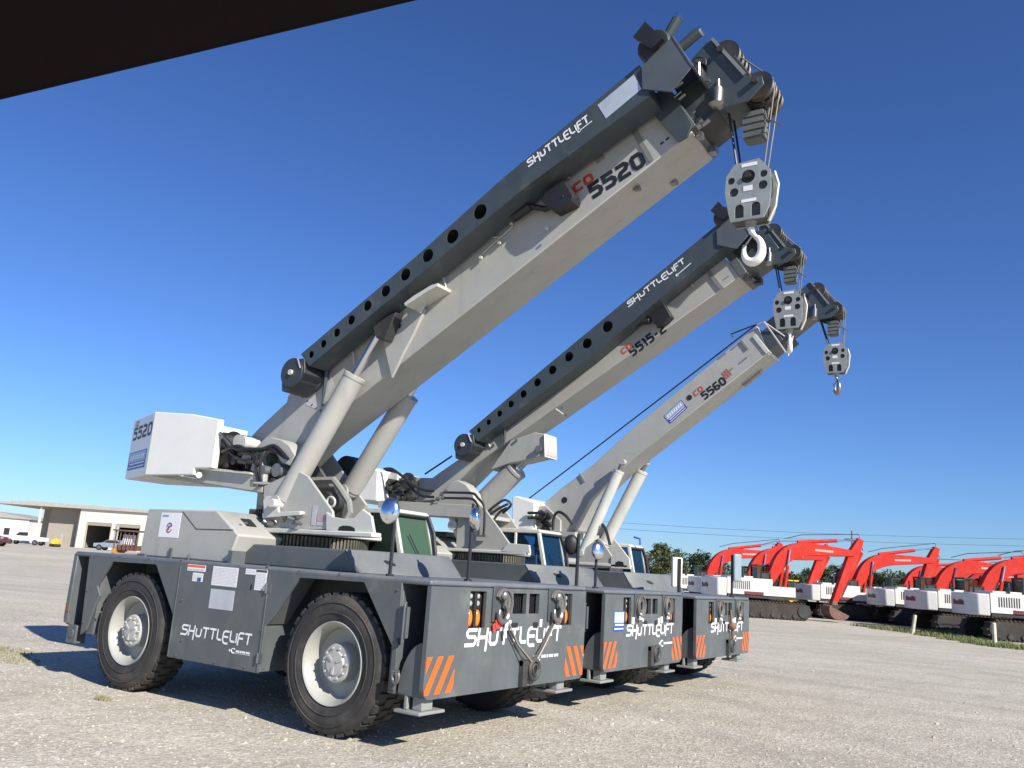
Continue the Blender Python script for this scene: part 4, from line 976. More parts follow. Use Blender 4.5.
# hooks and slings on the front
def front_hooks(R_, fx, yy, k, slings, dz=0):
    for a in (7.39, 8.50):
        mb = MB(); c = (fx+.05, yy(a)-.02*k, 1.27+dz)
        if slings: build_hook(mb, (fx+.07, yy(a)-.03*k, 1.24), .95*k); mb.sphere((fx+.07, yy(a)-.03*k, 1.42), .05*k, sc=(.8, 1, 1)); mb.out('safety_hook', STEEL, R_)
        else:
            mb.tube([(fx+.05, yy(a)-.01+.03*math.cos(t), 1.20+dz+.04*math.sin(t)) for t in [math.radians(-60+i*24) for i in range(13)]], .014, 6); mb.cyl((fx+.05, yy(a)-.05, 1.165+dz), (fx+.05, yy(a)+.04, 1.165+dz), .012)
            mb.out('shackle', mat('hook_white', (.6, .6, .58), .4), R_); mb = MB(); mb.box(fx+.001, fx+.02, yy(a-.22), yy(a-.16), 1.10+dz, 1.19+dz); mb.out('notice_sticker', DECALW, R_)
    if slings:
        mb = MB()
        for a, o in ((7.40, -.03), (7.43, .05)):
            mb.tube([(fx+.04, yy(a), 1.18), (fx+.035, (yy(a)+yy(7.95))/2+o*.4, .93), (fx+.06, yy(7.93)+o*1.8, .70)], .0075, 6)
        for a, o in ((8.46, -.02), (8.49, .03)):
            mb.tube([(fx+.04, yy(a), 1.18), (fx+.035, (yy(a)+yy(8.05))/2+o*.4, .93), (fx+.06, yy(8.04)+o, .74)], .009, 6)
        mb.out('wire_sling', SOOT, R_)
        mb = MB(); mb.tube([(fx+.05, yy(8.53), 1.2), (fx+.05, yy(8.30), .95), (fx+.065, yy(8.07), .745)], .009, 6); mb.tube([(fx+.05, yy(7.46), 1.2), (fx+.05, yy(7.70), .93), (fx+.065, yy(7.99), .74)], .007, 6); mb.out('steel_sling', mat('sling_steel', (.45, .42, .36), .4, .4), R_)
        mb = MB(); mb.obox((fx+.04, yy(7.33), 1.14), (0, .055, .01), (.006, 0, 0), (0, -.008, .045)); mb.obox((fx+.03, yy(7.28), 1.11), (0, .03, .02), (.006, 0, 0), (0, -.01, .035)); mb.out('red_tag', mat('tag_red', (.7, .06, .05), .5), R_)
        mb = MB(); mb.obox((fx+.045, yy(7.47), 1.12), (0, .025, 0), (.004, 0, 0), (0, .008, .05)); mb.obox((fx+.05, yy(7.445), 1.04), (0, .022, 0), (.004, 0, 0), (0, -.01, .04)); mb.out('paper_tag', DECALW, R_)
front_hooks(C1, fx, yy, k, True)

# ================================================================== CRANE 2 (middle)
C2 = root('carry_deck_crane', (-7.6, 11.33, 0), 'middle grey carry deck crane of the three, its boom marked 5515-2', 'crane', 'grey carry deck cranes parked side by side')
Y2a, Y2b = 10.0, 12.65
X, fx2, k2, yy2 = chassis(C2, -4.97, Y2a, Y2b, 1.51, False)
engine_house(C2, Y2a, -.11)
front_hooks(C2, fx2, yy2, k2, False, -.03)
DX = -.11
mb = MB(); ring_teeth(mb, -7.75, 11.33, .60, 1.78, 1.885, 80); mb.out('ring_gear', MATS['gear_steel'], C2)
mb = MB(); mb.xy([(-8.3, 10.66), (-6.62, 10.66), (-6.62, 10.82), (-7.2, 11.0), (-7.2, 11.8), (-8.3, 12.0)], 1.90, 1.95); T2 = mb.out('turret', CREAM, C2, bevel=.012)
mb = MB(); mb.px([(456, 548), (458, 512), (478, 504), (485, 509), (509, 543), (509, 551)], 10.70, 10.74); mb.out('turret_plate', LIGHT, T2, bevel=.006)
mb = MB(); mb.px([(470, 545), (480, 500), (500, 505), (507, 513.5), (529, 545), (529, 552)], 11.85, 11.9); mb.out('turret_plate', LIGHT, T2, bevel=.006)
mb = MB(); mb.px([(500, 552), (508, 543), (529, 545), (530, 553)], 10.66, 10.70); mb.out('turret_cross_plate', CREAM, T2, bevel=.006)
mb = MB(); mb.px([(430, 505), (443.5, 491), (450, 482), (458, 480), (466, 484), (473, 493), (476, 505), (470, 520)], 10.78, 11.0); mb.out('boom_foot_bracket', LIGHT, C2, bevel=.02)
# counterweight and tail
mb = MB(); P2 = [WY(a, b, 10.55) for a, b in [(335, 466), (352, 463), (378, 470), (376.5, 501), (336, 499)]]; mb.xz(P2, 10.55, 12.1); mb.out('counterweight', WHITE, C2, bevel=.02)
mb = MB(); mb.px([(378, 500), (477, 505.5), (477, 508), (470, 518), (378, 512)], 10.62, 10.7); mb.px([(378, 500), (477, 505.5), (477, 508), (470, 518), (378, 512)], 12.0, 12.08); mb.px([(378, 505), (470, 512), (470, 516), (378, 510)], 10.7, 12.0); mb.out('tail_frame', LIGHT, C2, bevel=.006)
mb = MB(); mb.px([(448, 517), (470, 518), (470, 548), (460, 550)], 10.8, 10.86); mb.px([(464, 520), (476, 508), (480, 545), (462, 548)], 11.3, 11.36); mb.out('turret_side_box', CREAM, T2, bevel=.006)
p = L3(452, 525, 10.7); mb = MB(); mb.cyl(p, p+Vector((0, .12, 0)), .085, n=22); mb.out('slew_cap', CREAM, T2, smooth=40)
mb = MB()
c = L3(407, 482, 10.9); mb.lathe_y((c.x, 10.9, c.z), [(.02, 0), (.16, 0), (.16, .03), (.11, .03), (.11, .7), (.16, .7), (.16, .73), (.02, .73)], 24)
mb.px([(384, 480), (392, 477), (412, 480), (412, 497), (404, 502), (386, 499)], 10.85, 11.1)
random.seed(9)
for i in range(14):
    p = L3(random.uniform(385, 412), random.uniform(476, 499), 10.75); mb.cyl(p, p+Vector((random.uniform(-.05, .05), .15, random.uniform(-.05, .05))), random.uniform(.02, .055), n=10)
mb.out('winch', SOOT, C2, smooth=40)
mb = MB(); mb.px([(388, 477), (391, 472), (397, 474), (397, 480), (389, 480)], 10.8, 10.9); mb.out('winch_valve', CREAM, C2)
hoses(C2, 'hydraulic_hoses', [[(384, 469, 10.6), (392, 469, 10.6), (402, 476, 10.6), (412, 484, 10.6), (424, 490, 10.65), (434, 491, 10.7)], [(405, 480, 10.62), (414, 491, 10.65), (423, 496, 10.65), (434, 497, 10.7)], [(386, 470, 10.62), (400, 474, 10.62), (414, 487, 10.7)]], .022, BLACK)
YB2, YB21 = 11.02, 11.60
L2 = lambda x: 5.35+.60*(x+4.5)
a_ = WY(416, 478, YB2); 
boom2 = [WY(412, 501, YB2), WY(440, 500, YB2), WY(474, 490, YB2), (-5.5, L2(-5.5)), (-3.56, L2(-3.56)+.02), WY(722, 256, YB2), WY(560, 384, YB2), WY(478, 446, YB2), WY(440, 472, YB2), WY(432, 478, YB2), WY(416, 477.5, YB2)]
boom2[2] = (boom2[2][0], L2(boom2[2][0])); 
B2 = MB().xz(boom2, YB2, YB21).out('boom', LIGHT, C2, bevel=.012)
mb = MB(); br = [WY(a, b, YB2-.02) for a, b in [(489, 470), (509, 463), (520, 461), (538.6, 456.5), (543, 457), (546, 455), (543, 433.5), (534, 432), (510, 440)]]
mb.xz(br, YB2+.003, YB2+.34); mb.out('rod_bracket', LIGHT, B2, bevel=.01)
mb = MB(); (x1_, z1_), (x2_, z2_) = WY(543.5, 433.5, YB2-.03), WY(544, 457, YB2-.03); mb.xz([(x1_, z1_), (x1_+.02, z1_), (x2_+.02, z2_), (x2_, z2_)], YB2-.03, YB2+.35); mb.out('bracket_end_plate', CREAM, B2, bevel=.01)
p = L3(538, 449, YB2-.06); mb = MB(); mb.cyl(p, p+Vector((0, .05, 0)), .055, n=16); mb.out('bracket_pin', STEEL, B2)
ram(C2, L3(470, 516, 11.22), L3(537, 449, 11.22), .70, .175, .07)
d2, n2 = along((0, 0, 0), (1, 0, .6))
mb = MB()
for px0, px1, w in (((707, 270), (722, 289), .028),):
    a, b = L3(*px0, YB2-.01), L3(*px1, YB2-.01); mb.obox((a+b)/2, (b-a)/2, Vector((0, .012, 0)), d2*w)
p = L3(726, 278, YB2-.004); mb.obox(p, d2*.05, (0, .002, 0), n2*.006)
mb.out('boom_strap', MATS['strap_paint'], B2)
mb = MB(); mb.px([(645, 313), (655, 305), (663, 302.5), (671, 316), (665, 322), (657, 326)], YB2-.14, YB2-.002); mb.tube([L3(631, 327, YB2-.1), L3(640, 322, YB2-.1), L3(650, 321, YB2-.1)], .05, 8); mb.out('jib_swing_motor', BLACK, B2, bevel=.01)
for px0, px1 in (((484, 434), (490, 447)), ((556, 409), (563, 414)), ((690, 283), (693, 286))):
    mb = MB(); mb.tube([L3(*px0, YB2-.02), L3(*px1, YB2-.02)], .014, 5); mb.out('boom_edge_mark', CREAM, B2)
mb = MB()
for a, b in ((562, 408), (566, 415), (516, 440), (493, 445), (610, 349)): p = L3(a, b, YB2-.03); mb.cyl(p, p+Vector((0, .03, 0)), .022, n=8)
mb.out('boom_hardware', STEEL, B2)
mb = MB(); p, q = L3(470+24, 425, YB2-.06), L3(505, 446, YB2-.02); mb.tube([L3(505, 424, YB2-.06), L3(504, 446, YB2-.02)], [.035, .012], 6); mb.out('stowage_pin', JIB, B2)
boom_text(B2, YB2, '5515-2', (633, 357), (667, 331), .15, NUM, t=.24, gap=.2)
boom_text(B2, YB2, 'CD', (623, 355), (633, 347.5), .10, mat('worn_red', (.42, .10, .06), .5), t=.26, gap=.2)
base = Vector((-3.56, 0, L2(-3.56)))
bsec(-.03, .09, .0, .52, YB2-.02, YB21+.02, MATS['collar_paint'], 'boom_collar', B2)
bsec(.05, .62, .05, .44, YB2+.06, YB21-.06, JIB, 'boom_inner_section', B2)
mb = MB(); mb.box(-3.56, -3.46, 11.1, 11.18, L2(-3.56)-.02, L2(-3.56)+.05); mb.box(-3.5, -3.40, 11.4, 11.5, L2(-3.5)-.03, L2(-3.5)+.06); mb.out('wear_pad_fittings', SOOT, B2)
J2Y0, J2Y1 = 10.72, 11.0
jp2 = [(469, 431), (520, 388), (578, 340), (724, 219), (729, 243), (697, 268), (590, 357), (477, 441)]
h2 = [(430+a/6.02, 340+b/6.02) for a, b in ((293, 543), (352, 495), (418, 443), (487, 385), (562, 325), (646, 255), (737, 180), (836, 100), (945, 20))]+[(607.5, 326.5)]
J2 = jib(C2, J2Y0, J2Y1, jp2, 0, [(a, b, .040+.0050*i) for i, (a, b) in enumerate(h2)], 1, '', YB2)
boom_text(J2, J2Y0, 'SHUTTLELIFT', (629, 307), (686, 262), .088, DECALW, t=.22)
mb = MB(); a, b = L3(677, 275, J2Y0-.003), L3(691, 263, J2Y0-.003); e = (b-a).normalized(); mb.obox((a+b)/2, (b-a)/2, (0, .001, 0), Vector((-e.z, 0, e.x))*.006); mb.obox(a, e*.02, (0, .001, 0), Vector((-e.z, 0, e.x))*.018); mb.out('small_logo', DECALW, J2)
jib_end(C2, J2, (464, 445), J2Y0, .18)
jib_root(C2, J2, L3(724, 217, J2Y0), J2Y0, J2Y1+.2, .86)
sx, sz = WY(774, 236, 11.31)
head(C2, sx, sz, 11.31, .78, hb=tuple(a-b for a, b in zip(WY(789.5, 311, 11.31), (sx, sz))), hbs=.80, hook='side')
hoses(C2, 'tail_pendant', [[(425, 474, 11.3), (440, 464, 11.3), (452, 456, 11.2)]], .016, CABLE)
hoses(C2, 'hydraulic_pipe', [[(444, 492.5, 10.62), (458, 492.7, 10.62), (473, 493.5, 10.62), (478, 498, 10.62), (484, 506, 10.62), (484.5, 520, 10.62), (483.5, 536, 10.62)], [(444, 498, 10.62), (458, 498.3, 10.62), (472, 499, 10.62), (477, 504, 10.62), (479, 510, 10.62), (478.5, 536, 10.62)]], .020, BLACK)
mb = MB()
for a, b in ((441, 498), (444, 491), (436, 499), (440, 494)): p = L3(a, b, 10.6); mb.cyl(p, p+Vector((.05, .02, 0)), .03, n=8)
p = L3(481, 536, 10.62); mb.obox(p, (.11, 0, 0), (0, .04, 0), (0, 0, .012))
mb.out('pipe_fittings', STEEL, C2)
hoses(C2, 'turret_hoses', [[(486, 513, 10.9), (496, 505, 10.9), (505, 500, 10.9), (511, 505, 10.95), (503, 513, 11)], [(487, 517, 10.9), (498, 509, 10.9), (508, 504, 10.9)], [(492, 522, 10.95), (500, 512, 10.95), (507, 508, 10.95)]], .02, SOOT)
cab(C2, [(515, 529), (540.5, 531.5), (546.5, 574)], 11.72, 12.42, GLASSB, back=1.0)
mirror_pole(C2, -5.48, 10.15, 1.51, 2.19, 'round', turn=math.radians(115), pole_r=.024, ms=.92, side=.10, back=True); mirror_pole(C2, -5.38, 10.5, 1.51, 2.14, 'round', turn=math.radians(-35), pole_r=.02, ms=.85)
(px_, pz_) = WX(618.5, 622, fx2); 
dealer_decal(C2, (fx2, px_-.14, pz_-.12), (0, 1, 0), (0, 0, 1), (1, 0, 0), .32, .26)

# ================================================================== CRANE 3 (farthest)
C3 = root('carry_deck_crane', (-7.6, 14.55, 0), 'farthest of the three grey carry deck cranes, marked 5560, boom without a stowed jib', 'crane', 'grey carry deck cranes parked side by side')
X, fx3, k3, yy3 = chassis(C3, -4.95, 13.2, 15.9, 1.47, False)
engine_house(C3, 13.2, -.1)
front_hooks(C3, fx3, yy3, k3, False, -.07)
mb = MB(); mb.tube([(fx3+.04, yy3(7.95), 1.25), (fx3+.05, yy3(8.0), 1.0), (fx3+.06, yy3(8.05), .75)], .025, 6); mb.sphere((fx3+.07, yy3(7.98), .98), .07); mb.out('tow_chain', mat('rusty_chain', (.2, .10, .07), .7, var=.3), C3)
mb = MB(); mb.cyl((-7.5, 14.55, 1.47), (-7.5, 14.55, 1.86), .55, n=40); mb.out('ring_gear', SOOT, C3)
mb = MB(); mb.xy([(-8.0, 13.9), (-6.5, 13.9), (-6.5, 14.1), (-7.1, 14.3), (-7.1, 15.1), (-8.0, 15.2)], 1.85, 1.9); T3 = mb.out('turret', CREAM, C3, bevel=.01)
mb = MB(); mb.px([(578, 568), (580, 552), (598, 538), (602, 541), (612.5, 557), (613, 568)], 13.92, 13.96); mb.out('turret_plate', LIGHT, T3, bevel=.006)
mb = MB(); mb.px([(575, 530), (593, 515), (598, 520), (605, 528), (624, 552), (612, 558), (596, 560)], 15.05, 15.1); mb.out('turret_plate', LIGHT, T3, bevel=.006)
mb = MB(); mb.px([(611, 557), (616, 553), (623, 551), (629, 559), (630, 569), (611, 568)], 13.9, 13.95); mb.out('turret_plate', CREAM, T3)
mb = MB(); mb.px([(615.5, 566), (616, 562), (619, 561), (623, 562), (624, 566)], 13.892, 13.901); mb.out('slot_opening', VOID, T3)
mb = MB(); mb.px([(512, 497), (517, 496), (534.5, 502), (533, 530), (512, 528)], 13.85, 15.25); mb.out('counterweight', WHITE, C3, bevel=.02)
mb = MB(); mb.px([(530, 506), (545, 506), (560, 520), (560, 534), (530, 530)], 14.0, 14.06); mb.px([(505, 528), (575, 532), (575, 537), (505, 533)], 13.95, 15.1); mb.out('tail_frame', LIGHT, C3)
random.seed(11); mb = MB()
for i in range(16):
    p = L3(random.uniform(536, 556), random.uniform(512, 532), 13.9); mb.cyl(p, p+Vector((random.uniform(-.12, .12), .1, random.uniform(-.1, .1))), random.uniform(.02, .06), n=9)
mb.out('winch', SOOT, C3, smooth=40)
hoses(C3, 'hydraulic_hoses', [[(528, 513, 13.8), (540, 513, 13.8), (546, 514, 13.8)], [(528, 518, 13.8), (545, 517, 13.8)], [(553, 530, 13.8), (554, 517, 13.8), (559, 512, 13.8), (566, 516, 13.8), (572, 524, 13.8)], [(556, 532, 13.8), (560, 538, 13.8), (566, 545, 13.8)], [(602, 524, 14), (606, 530, 14), (610, 545, 14)]], .028, BLACK)
YB3, YB31 = 14.25, 14.86
b3 = [(536, 535), (556, 538), (574, 530), (590, 500), (618, 472), (640, 453.5), (768, 353), (757, 325.5), (745.5, 335), (640, 421.8), (614, 445), (593, 464.5), (560, 489), (530, 516)]
B3 = MB().xz([WY(a, b, YB3) for a, b in b3], YB3, YB31).out('boom', LIGHT, C3, bevel=.012)
d3, n3 = along(L3(640, 453.5, YB3), L3(768, 353, YB3))
mb = MB(); p = L3(689.5, 397.5, YB3-.003); mb.cyl(p, p+Vector((0, -.005, 0)), .05, n=18); p = L3(564.5, 500, YB3-.003); mb.cyl(p, p+Vector((0, -.005, 0)), .06, n=18); mb.out('boom_hole', VOID, B3)
mb = MB()
for a, b in ((722, 356), (735, 346.5), (743, 360.5), (729, 371)): p = L3(a, b, YB3-.004); MB().obox(p, d3*.085, (0, .003, 0), n3*.014).out('boom_slot', MATS['strap_paint'], B3)
p = L3(744.5, 345, YB3-.004); MB().obox(p, d3*.018, (0, .02, 0), n3*.11).out('boom_strap', MATS['strap_paint'], B3)
p = L3(582, 478, YB3-.004); mb.obox(p, d3*.02, (0, .02, 0), n3*.10)
mb.out('boom_strap', MATS['strap_paint'], B3)
boom_text(B3, YB3, '5560', (705, 400), (727, 383), .155, NUM, t=.24, gap=.2)
boom_text(B3, YB3, 'CD', (695.5, 397), (704, 390), .11, MATS['worn_red'], t=.26, gap=.2)
p, q = L3(726.5, 379.5, YB3-.003), L3(732.5, 374, YB3-.003); e, nn3 = along(p, q); mb = MB(); 
for i in range(3): mb.faces([p+(q-p)*(.0+.35*i), p+(q-p)*(.22+.35*i), p+(q-p)*(.22+.35*i)+nn3*.16, p+(q-p)*(.0+.35*i)+nn3*.16], [(0, 1, 2, 3)])
mb.out('series_lettering', MATS['worn_red'], B3)
p = L3(670, 424, YB3); dealer_decal(B3, p, e, nn3, (0, -1, 0), .46, .20)
ram(C3, L3(583, 553, 14.0), L3(623, 462, 14.1), .9, .10, .045, m=CREAM)
ram(C3, L3(604, 545, 15.0), L3(646, 463, 14.95), .9, .12, .045, m=CREAM)
base = Vector(L3(767, 353.5, YB3)); base.y = 0; dd = Vector(d3); nn = Vector(n3)
bsec(-.02, .06, .0, .42, YB3-.02, YB31+.02, CREAM, 'boom_collar', B3)
bsec(.04, .36, .03, .40, YB3+.03, YB31-.03, JIB, 'boom_inner_section', B3)
bsec(.36, 1.02, .08, .44, YB3+.1, YB31-.1, MATS['head_paint'], 'boom_inner_section', B3); bsec(.30, .50, -.02, .50, YB3+.05, YB31-.05, SOOT, 'boom_inner_collar', B3)
mb = MB(); mb.tube([L3(757, 325, 14.2), L3(764, 322, 14.2), L3(770, 330, 14.2), L3(786, 353, 14.2)], .016, 6); mb.tube([L3(764, 322, 14.2), L3(784, 336, 14.3), L3(790, 342, 14.4)], .014, 6); mb.tube([L3(788, 356, 14.2), L3(793, 336, 14.3)], .014, 6)
mb.out('sheave_guard', LIGHT, B3)
mb = MB(); mb.tube([L3(733, 337, 14.3), L3(731, 334, 14.3), L3(752, 326, 14.3), L3(758, 324, 14.3)], .014, 5); mb.out('boom_cable', CABLE, B3)
mb = MB(); mb.px([(740, 384), (762, 369), (760, 373), (744, 386)], YB31-.2, YB31-.1); mb.out('boom_underguard', STEEL, B3)
sx, sz = WY(818, 293, 14.55)
head(C3, sx, sz, 14.55, .84, hb=tuple(a-b for a, b in zip(WY(836, 359, 14.55), (sx, sz))), hbs=.76, hook='steel')
hoses(C3, 'tail_pendant', [[(527, 500, 14.6), (580, 460, 14.6), (640, 414, 14.6), (700, 368, 14.5), (757, 324, 14.5)]], .014, CABLE)
mb = MB(); mb.tube([L3(640, 545, 15.3), L3(640, 539, 15.3), L3(634, 537, 15.3)], .02, 5); mb.out('work_light_arm', DECALB, C3)
cab(C3, [(612, 544), (630.5, 546), (635, 577)], 15.1, 15.7, GLASSB, back=.8)
mirror_pole(C3, -5.31, 13.35, 1.47, 2.02, 'flat', turn=math.radians(-20), pole_r=.03); mirror_pole(C3, -4.98, 15.0, 1.47, 2.18, 'flat', turn=math.radians(140), pole_r=.022, side=-.07, ms=.7, back=True)

# ================================================================== GROUND
def gh(x, y):
    """the yard rises very slightly towards the far buildings on the left"""
    t = min(1, max(0, (-x-50)/45)); return .62*t*t*(3-2*t)
def ground():
    m = bpy.data.materials.new('crushed_limestone'); m.use_nodes = True; nt = m.node_tree; b = nt.nodes['Principled BSDF']; b.inputs['Roughness'].default_value = .95; b.inputs['Specular IOR Level'].default_value = .2
    tc = nt.nodes.new('ShaderNodeTexCoord'); N = nt.nodes.new
    def noise(s, d=6, r=.6, dist=0):
        n = N('ShaderNodeTexNoise'); n.inputs['Scale'].default_value = s; n.inputs['Detail'].default_value = d; n.inputs['Roughness'].default_value = r; n.inputs['Distortion'].default_value = dist
        nt.links.new(tc.outputs['Object'], n.inputs['Vector']); return n
    def ramp(src, stops):
        c = N('ShaderNodeValToRGB'); 
        while len(c.color_ramp.elements) < len(stops): c.color_ramp.elements.new(.5)
        for e, (p, col) in zip(c.color_ramp.elements, stops): e.position = p; e.color = (*col, 1)
        nt.links.new(src, c.inputs['Fac']); return c.outputs['Color']
    big = ramp(noise(.12, 5, .6).outputs['Fac'], [(.35, (.465, .43, .355)), (.65, (.565, .525, .44))])
    mid = ramp(noise(1.3, 8, .7, .4).outputs['Fac'], [(.3, (.72, .70, .66)), (.5, (1, .99, .97)), (.75, (1.2, 1.2, 1.18))])
    fine = ramp(noise(38, 4, .75).outputs['Fac'], [(.3, (.45, .44, .42)), (.5, (1, 1, 1)), (.70, (1.5, 1.49, 1.46))])
    v = N('ShaderNodeTexVoronoi'); v.inputs['Scale'].default_value = 26; nt.links.new(tc.outputs['Object'], v.inputs['Vector'])
    vs = N('ShaderNodeSeparateColor'); nt.links.new(v.outputs['Color'], vs.inputs[0])
    peb = ramp(vs.outputs[0], [(.0, (.72, .70, .66)), (.6, (1, 1, 1)), (.93, (1.05, 1.05, 1.05)), (1, (1.5, 1.5, 1.5))])
    def mul(a, c, f=1):
        x = N('ShaderNodeMixRGB'); x.blend_type = 'MULTIPLY'; x.inputs[0].default_value = f; nt.links.new(a, x.inputs[1]); nt.links.new(c, x.inputs[2]); return x.outputs[0]
    c = mul(mul(mul(big, mid, .45), fine, .75), peb, .8)
    # long pale wheel tracks
    w = N('ShaderNodeTexWave'); w.inputs['Scale'].default_value = .16; w.inputs['Distortion'].default_value = 5; w.inputs['Detail'].default_value = 3; w.inputs['Detail Scale'].default_value = .6
    mp = N('ShaderNodeMapping'); mp.inputs['Rotation'].default_value = (0, 0, math.radians(75)); nt.links.new(tc.outputs['Object'], mp.inputs['Vector']); nt.links.new(mp.outputs[0], w.inputs['Vector'])
    c = mul(c, ramp(w.outputs['Fac'], [(.2, (.95, .945, .935)), (.8, (1.04, 1.04, 1.04))]), .6)
    nt.links.new(c, b.inputs['Base Color'])
    bp = N('ShaderNodeBump'); bp.inputs['Strength'].default_value = .6; bp.inputs['Distance'].default_value = .02
    ad = N('ShaderNodeMath'); ad.operation = 'MULTIPLY_ADD'; ad.inputs[1].default_value = .6
    nt.links.new(v.outputs['Distance'], ad.inputs[0]); nt.links.new(noise(34, 5, .7).outputs['Fac'], ad.inputs[2]); nt.links.new(ad.outputs[0], bp.inputs['Height'])
    bp2 = N('ShaderNodeBump'); bp2.inputs['Strength'].default_value = .35; bp2.inputs['Distance'].default_value = .06
    nt.links.new(noise(2.2, 6, .6).outputs['Fac'], bp2.inputs['Height'])
    # tyre tracks: pairs of slightly compacted, greyer arcs sweeping across the yard
    def track(cx, cy, r, w_, amt, src):
        vm = N('ShaderNodeVectorMath'); vm.operation = 'DISTANCE'; vm.inputs[1].default_value = (cx, cy, 0); nt.links.new(tc.outputs['Object'], vm.inputs[0])
        wob = N('ShaderNodeMath'); wob.operation = 'MULTIPLY_ADD'; wob.inputs[1].default_value = .35; nt.links.new(noise(.5, 3, .5).outputs['Fac'], wob.inputs[0]); nt.links.new(vm.outputs['Value'], wob.inputs[2])
        d_ = N('ShaderNodeMath'); d_.operation = 'SUBTRACT'; d_.inputs[1].default_value = r; nt.links.new(wob.outputs[0], d_.inputs[0])
        ab = N('ShaderNodeMath'); ab.operation = 'ABSOLUTE'; nt.links.new(d_.outputs[0], ab.inputs[0])
        mr_ = N('ShaderNodeMapRange'); mr_.interpolation_type = 'SMOOTHSTEP'; mr_.inputs['From Min'].default_value = w_*.4; mr_.inputs['From Max'].default_value = w_; mr_.inputs['To Min'].default_value = amt; mr_.inputs['To Max'].default_value = 0; nt.links.new(ab.outputs[0], mr_.inputs['Value'])
        brk = N('ShaderNodeMath'); brk.operation = 'MULTIPLY'; nt.links.new(mr_.outputs[0], brk.inputs[0]); nt.links.new(noise(1.1, 6, .7).outputs['Fac'], brk.inputs[1])
        x = N('ShaderNodeMixRGB'); x.inputs[2].default_value = (.30, .275, .24, 1); nt.links.new(brk.outputs[0], x.inputs[0]); nt.links.new(src, x.inputs[1]); return x.outputs[0]
    for cx, cy, r, w_, amt in ((14, -6, 19.2, .28, .7), (14, -6, 21.1, .28, .7), (-30, -25, 44, .3, .5), (-30, -25, 45.9, .3, .5), (5, 60, 44, .35, .6), (5, 60, 46.2, .35, .6), (-60, 70, 62, .4, .5), (-60, 70, 64, .4, .5)): c = track(cx, cy, r, w_, amt, c)
    nt.links.new(c, b.inputs['Base Color']); nt.links.new(bp2.outputs[0], bp.inputs['Normal']); nt.links.new(bp.outputs[0], b.inputs['Normal'])
    xs = [-4000, -1500, -700, -400]+[-300+i*10 for i in range(45)]+[200, 400, 1500, 4000]
    ys = [-600, -100, -20]+[i*10 for i in range(0, 31)]+[400, 700, 1500, 4000]
    vs_ = [(x, y, gh(x, y)) for y in ys for x in xs]; n = len(xs)
    fs = [(j*n+i, j*n+i+1, (j+1)*n+i+1, (j+1)*n+i) for j in range(len(ys)-1) for i in range(n-1)]
    me = bpy.data.meshes.new('ground'); me.from_pydata(vs_, [], fs); me.materials.append(m)
    o = link('ground', me, None, smooth=60); o['kind'] = 'structure'
ground()
def stones():
    random.seed(21); bm = bmesh.new(); n = 0
    v0 = [(math.cos(a), math.sin(a)) for a in [i*PI/3 for i in range(6)]]
    while n < 14000:
        d = 4.5+abs(random.gauss(0, 1))*11; px = random.uniform(-30, 1054)
        r = ray(px, 768); r = Vector((r.x, r.y, 0)).normalized(); p = Vector((0, 0, 0))+r*d*random.uniform(.9, 1.1)
        if -8 < p.x < -5 and False: continue
        s = .006+.012*random.random()**3+(.02 if random.random() < .012 else 0)
        k = random.uniform(.5, .9); a = random.uniform(0, 6); ring = []
        base = [bm.verts.new((p.x+math.cos(a+t)*s*random.uniform(.7, 1.2), p.y+math.sin(a+t)*s*random.uniform(.7, 1.2), 0)) for t in [i*2*PI/5 for i in range(5)]]
        topv = [bm.verts.new((v.co.x*.4+p.x*.6+random.uniform(-.2, .2)*s, v.co.y*.4+p.y*.6+random.uniform(-.2, .2)*s, s*k*random.uniform(.7, 1.1))) for v in base]
        for i in range(5): bm.faces.new((base[i], base[(i+1) % 5], topv[(i+1) % 5], topv[i]))
        bm.faces.new(topv); n += 1
    me = bpy.data.meshes.new('loose_gravel'); bm.to_mesh(me); bm.free()
    m = mat('loose_stone', (.42, .385, .32), .9, var=.35, vscale=9)
    o = link('loose_gravel', me, m, smooth=None); o['kind'] = 'stuff'; o['label'] = 'loose pale limestone gravel scattered over the yard'; o['category'] = 'gravel'
stones()
def grass(name, label, spots, n, hgt, col=(.10, .12, .03)):
    random.seed(len(name)+n); bm = bmesh.new()
    for _ in range(n):
        (x, y, rx, ry) = random.choice(spots); a = random.uniform(0, 2*PI); q = math.sqrt(random.random()); px, py = x+rx*q*math.cos(a), y+ry*q*math.sin(a)
        h = hgt*random.uniform(.4, 1.2); w = .012+h*.05; a = random.uniform(0, PI); le = random.uniform(-.6, .6)*h
        z = gh(px, py); dx, dy = math.cos(a)*w, math.sin(a)*w
        v = [bm.verts.new((px-dx, py-dy, z)), bm.verts.new((px+dx, py+dy, z)), bm.verts.new((px+le*.5+dx*.5, py+dy, z+h*.6)), bm.verts.new((px+le, py+le*.3, z+h))]
        bm.faces.new((v[0], v[1], v[2])); bm.faces.new((v[0], v[2], v[3]))
    me = bpy.data.meshes.new(name); bm.to_mesh(me); bm.free()
    o = link(name, me, mat('grass_'+str(n), col, .8, var=.45, vscale=1.5), smooth=None); o['kind'] = 'stuff'; o['label'] = label; o['category'] = 'grass'

